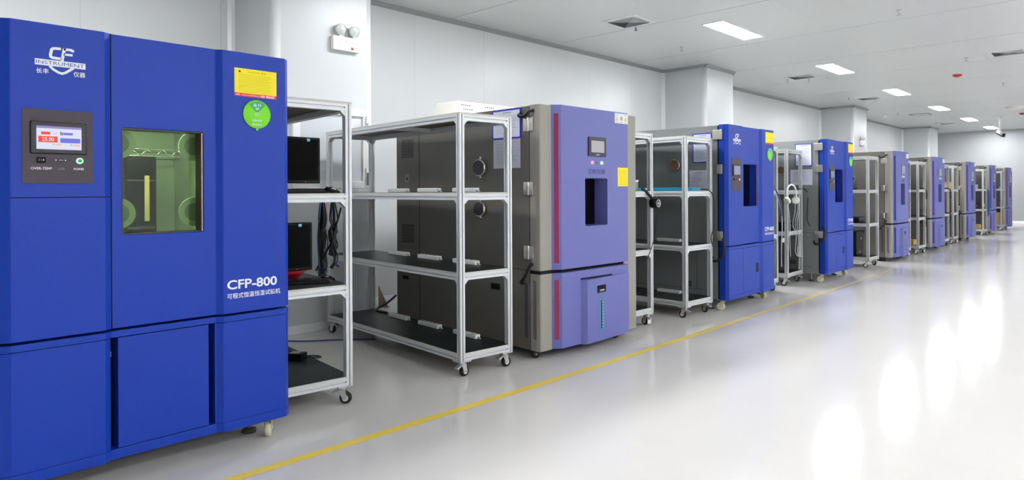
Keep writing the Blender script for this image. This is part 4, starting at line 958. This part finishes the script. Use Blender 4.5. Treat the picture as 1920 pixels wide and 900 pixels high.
gear(-3.42, 11.72, .1665, .5, .36, .40, 'large black case with silver latches on a bottom shelf', leds=((.05, .28, 'zinc', .018), (-.02, .06, 'zinc', .018)))
gear(-3.40, 11.75, .7065, .45, .30, .09, 'flat black instrument with white stick on a middle shelf')
gear(-3.50, 11.72, 1.2425, .3, .3, .05, 'low black box on the upper shelf before the first blue-striped chamber')
def carton(x, y, z, sx, sy, sz, label, mt='card', rz=0):
    t = thing('carton', label, 'cardboard box', (x, y, z), rz); m = MB(); m.box((-sx/2, -sy/2, 0), (sx/2, sy/2, sz), mt); m.build('body', t, bevel=.002)
    m = MB(); m.box((-sx/2-.0005, -.02, sz*.7), (sx/2+.0005, .02, sz+.0008), 'skin'); m.build('tape', t)
carton(-3.40, 13.86, .1665, .3, .3, .22, 'tan carton on the bottom shelf past the first blue-striped chamber')
carton(-3.45, 14.7, .1665, .3, .25, .10, 'low brown carton on the bottom shelf before the second blue-striped chamber', 'card2')
carton(-3.42, 16.95, 1.2425, .3, .3, .22, 'tan carton on the upper shelf past the second blue-striped chamber')
carton(-3.42, 16.95, .7065, .3, .3, .36, 'tan carton on the middle shelf past the second blue-striped chamber')
carton(-3.42, 17.9, 1.2425, .3, .28, .16, 'tan carton on the upper shelf before the third blue-striped chamber')
carton(-3.45, 21.7, .1665, .25, .3, .12, 'small ochre carton on the bottom shelf before the second last chamber', 'card2')
carton(-3.45, 24.66, .1665, .4, .36, .2, 'ochre carton at the bottom of the last rack, lower of the two', 'card2')
carton(-3.45, 24.66, .3675, .38, .34, .16, 'ochre carton on top of the lower carton in the last rack', 'card2')
gear(-3.4, 21.68, .7065, .3, .4, .2, 'black printer-like device on the middle shelf before the second last chamber', leds=((0, .08, 'lett', .02),))
gear(-3.4, 21.75, 1.2425, .25, .3, .12, 'small white device on the upper shelf before the second last chamber', mt='offw')
monitor(-3.45, 24.66, 1.2425, 'lit monitor showing a pale blue screen on the last rack', w=.4, h=.3, ms='scr_m')
m = MB(); m.tube([(-3.30, 21.9, 1.26), (-3.19, 21.97, 1.2), (-3.175, 21.98, .9), (-3.18, 21.97, .62), (-3.2, 21.98, .5)], .03, 'bcable', 8)
tag(m.build('blue_hose'), 'bright blue hose hanging in front of the second last chamber', 'hose')
def dcable(y, label):
    t = thing('black_cable', label, 'cable', (-3.2, y, 0)); 
    m = MB(); m.tube([(-.2, -.1, 1.25), (-.02, 0, 1.26), (.03, .05, 1.2), (.03, .06, 1.05)], .012, 'rubber', 8); m.build('cable_loop', t)
    m = MB(); m.tube([(-.2, -.1, .73), (0, 0, .72), (.03, .06, .66), (.02, .05, .5)], .012, 'rubber', 8); m.build('cable_loop', t)
dcable(14.95, 'black cables drooping over the shelves before the second blue-striped chamber')
dcable(17.14, 'black cables drooping over the shelves past the second blue-striped chamber')

# papers and holders on chamber sides (hang on the chambers: things of their own)
def holder(y, x0, x1, z0, z1, label, fr=True, tilt=0):
    t = thing('document_holder' if fr else 'paper_sheet', label, 'document holder' if fr else 'paper sheet', (0, y, 0))
    if fr:
        m = MB(); b = .009
        m.box((x0, -.006, z0), (x1, -.001, z0+b), 'bluef').box((x0, -.006, z1-b), (x1, -.001, z1), 'bluef').box((x0, -.006, z0+b), (x0+b, -.001, z1-b), 'bluef').box((x1-b, -.006, z0+b), (x1, -.001, z1-b), 'bluef'); m.build('frame', t)
    m = MB(); b = .009 if fr else 0; m.box((x0+b, -.003, z0+b), (x1-b, -.001, z1-b), 'paper'); p = m.build('paper', t)
    m = MB(); zz = z1-.04
    splate(m, -.003, (x0+x1)/2-.04, (x0+x1)/2+.05, zz+.012, zz+.018, 'ink', .0004)
    while zz > z0+.03:
        splate(m, -.003, x0+.03, x1-.03-random.random()*.08, zz, zz+.002, 'ink', .0004); zz -= .013
    m.build('print', p)
holder(3.607, -3.691, -3.388, 1.648, 1.872, 'blue framed document holder on the grey side of the crimson-striped chamber')
holder(3.610, -3.685, -3.398, 1.424, 1.646, 'loose printed sheet under the blue holder on the crimson-striped chamber', False)
holder(6.392, -3.50, -3.281, 1.538, 1.846, 'blue framed document holder on the side of the second blue chamber')
holder(6.392, -3.54, -3.329, 1.245, 1.458, 'printed sheet under the holder on the second blue chamber', False)
holder(9.261, -3.52, -3.295, 1.570, 1.874, 'blue framed document holder on the side of the farthest blue chamber')
holder(9.261, -3.585, -3.291, 1.312, 1.524, 'pale printed sheet under the holder on the farthest blue chamber', False)
holder(25.0, -3.50, -3.29, 1.4, 1.7, 'white sheet on the side of the plum-striped chamber', False)

# cream unit on top of the violet chamber
t = thing('exhaust_unit', 'cream slotted metal housing on top of the crimson-striped chamber', 'housing', (-5.1, 4.09, 1.884), RD(-1.3))
m = MB(); vs = [(0, 0, 0), (.4, 0, 0), (.4, .9, 0), (0, .9, 0), (0, .12, .237), (.31, .13, .237), (.31, .9, .237), (0, .9, .237)]
m.add(vs, [(0, 3, 2, 1), (4, 5, 6, 7), (0, 1, 5, 4), (1, 2, 6, 5), (2, 3, 7, 6), (3, 0, 4, 7)], 'offw')
m.build('housing', t, bevel=.006)
m = MB(); d = Vector((-.09, .0, .237)).normalized()
n = Vector((.237, 0, .09)).normalized()
for g0 in (.19, .50):
    for r_ in range(4):
        u = .30+.18*r_; c0 = Vector((.4-.09*u, 0, .237*u))+n*.0008
        for k in range(5):
            y = g0+k*.026-.012*r_; c = c0+Vector((0, y, 0))
            m.add([c-d*.007, c-d*.007+Vector((0, .018, 0)), c+d*.006+Vector((0, .018, 0)), c+d*.006], [(0, 1, 2, 3)], 'gap')
m.build('slots', t)
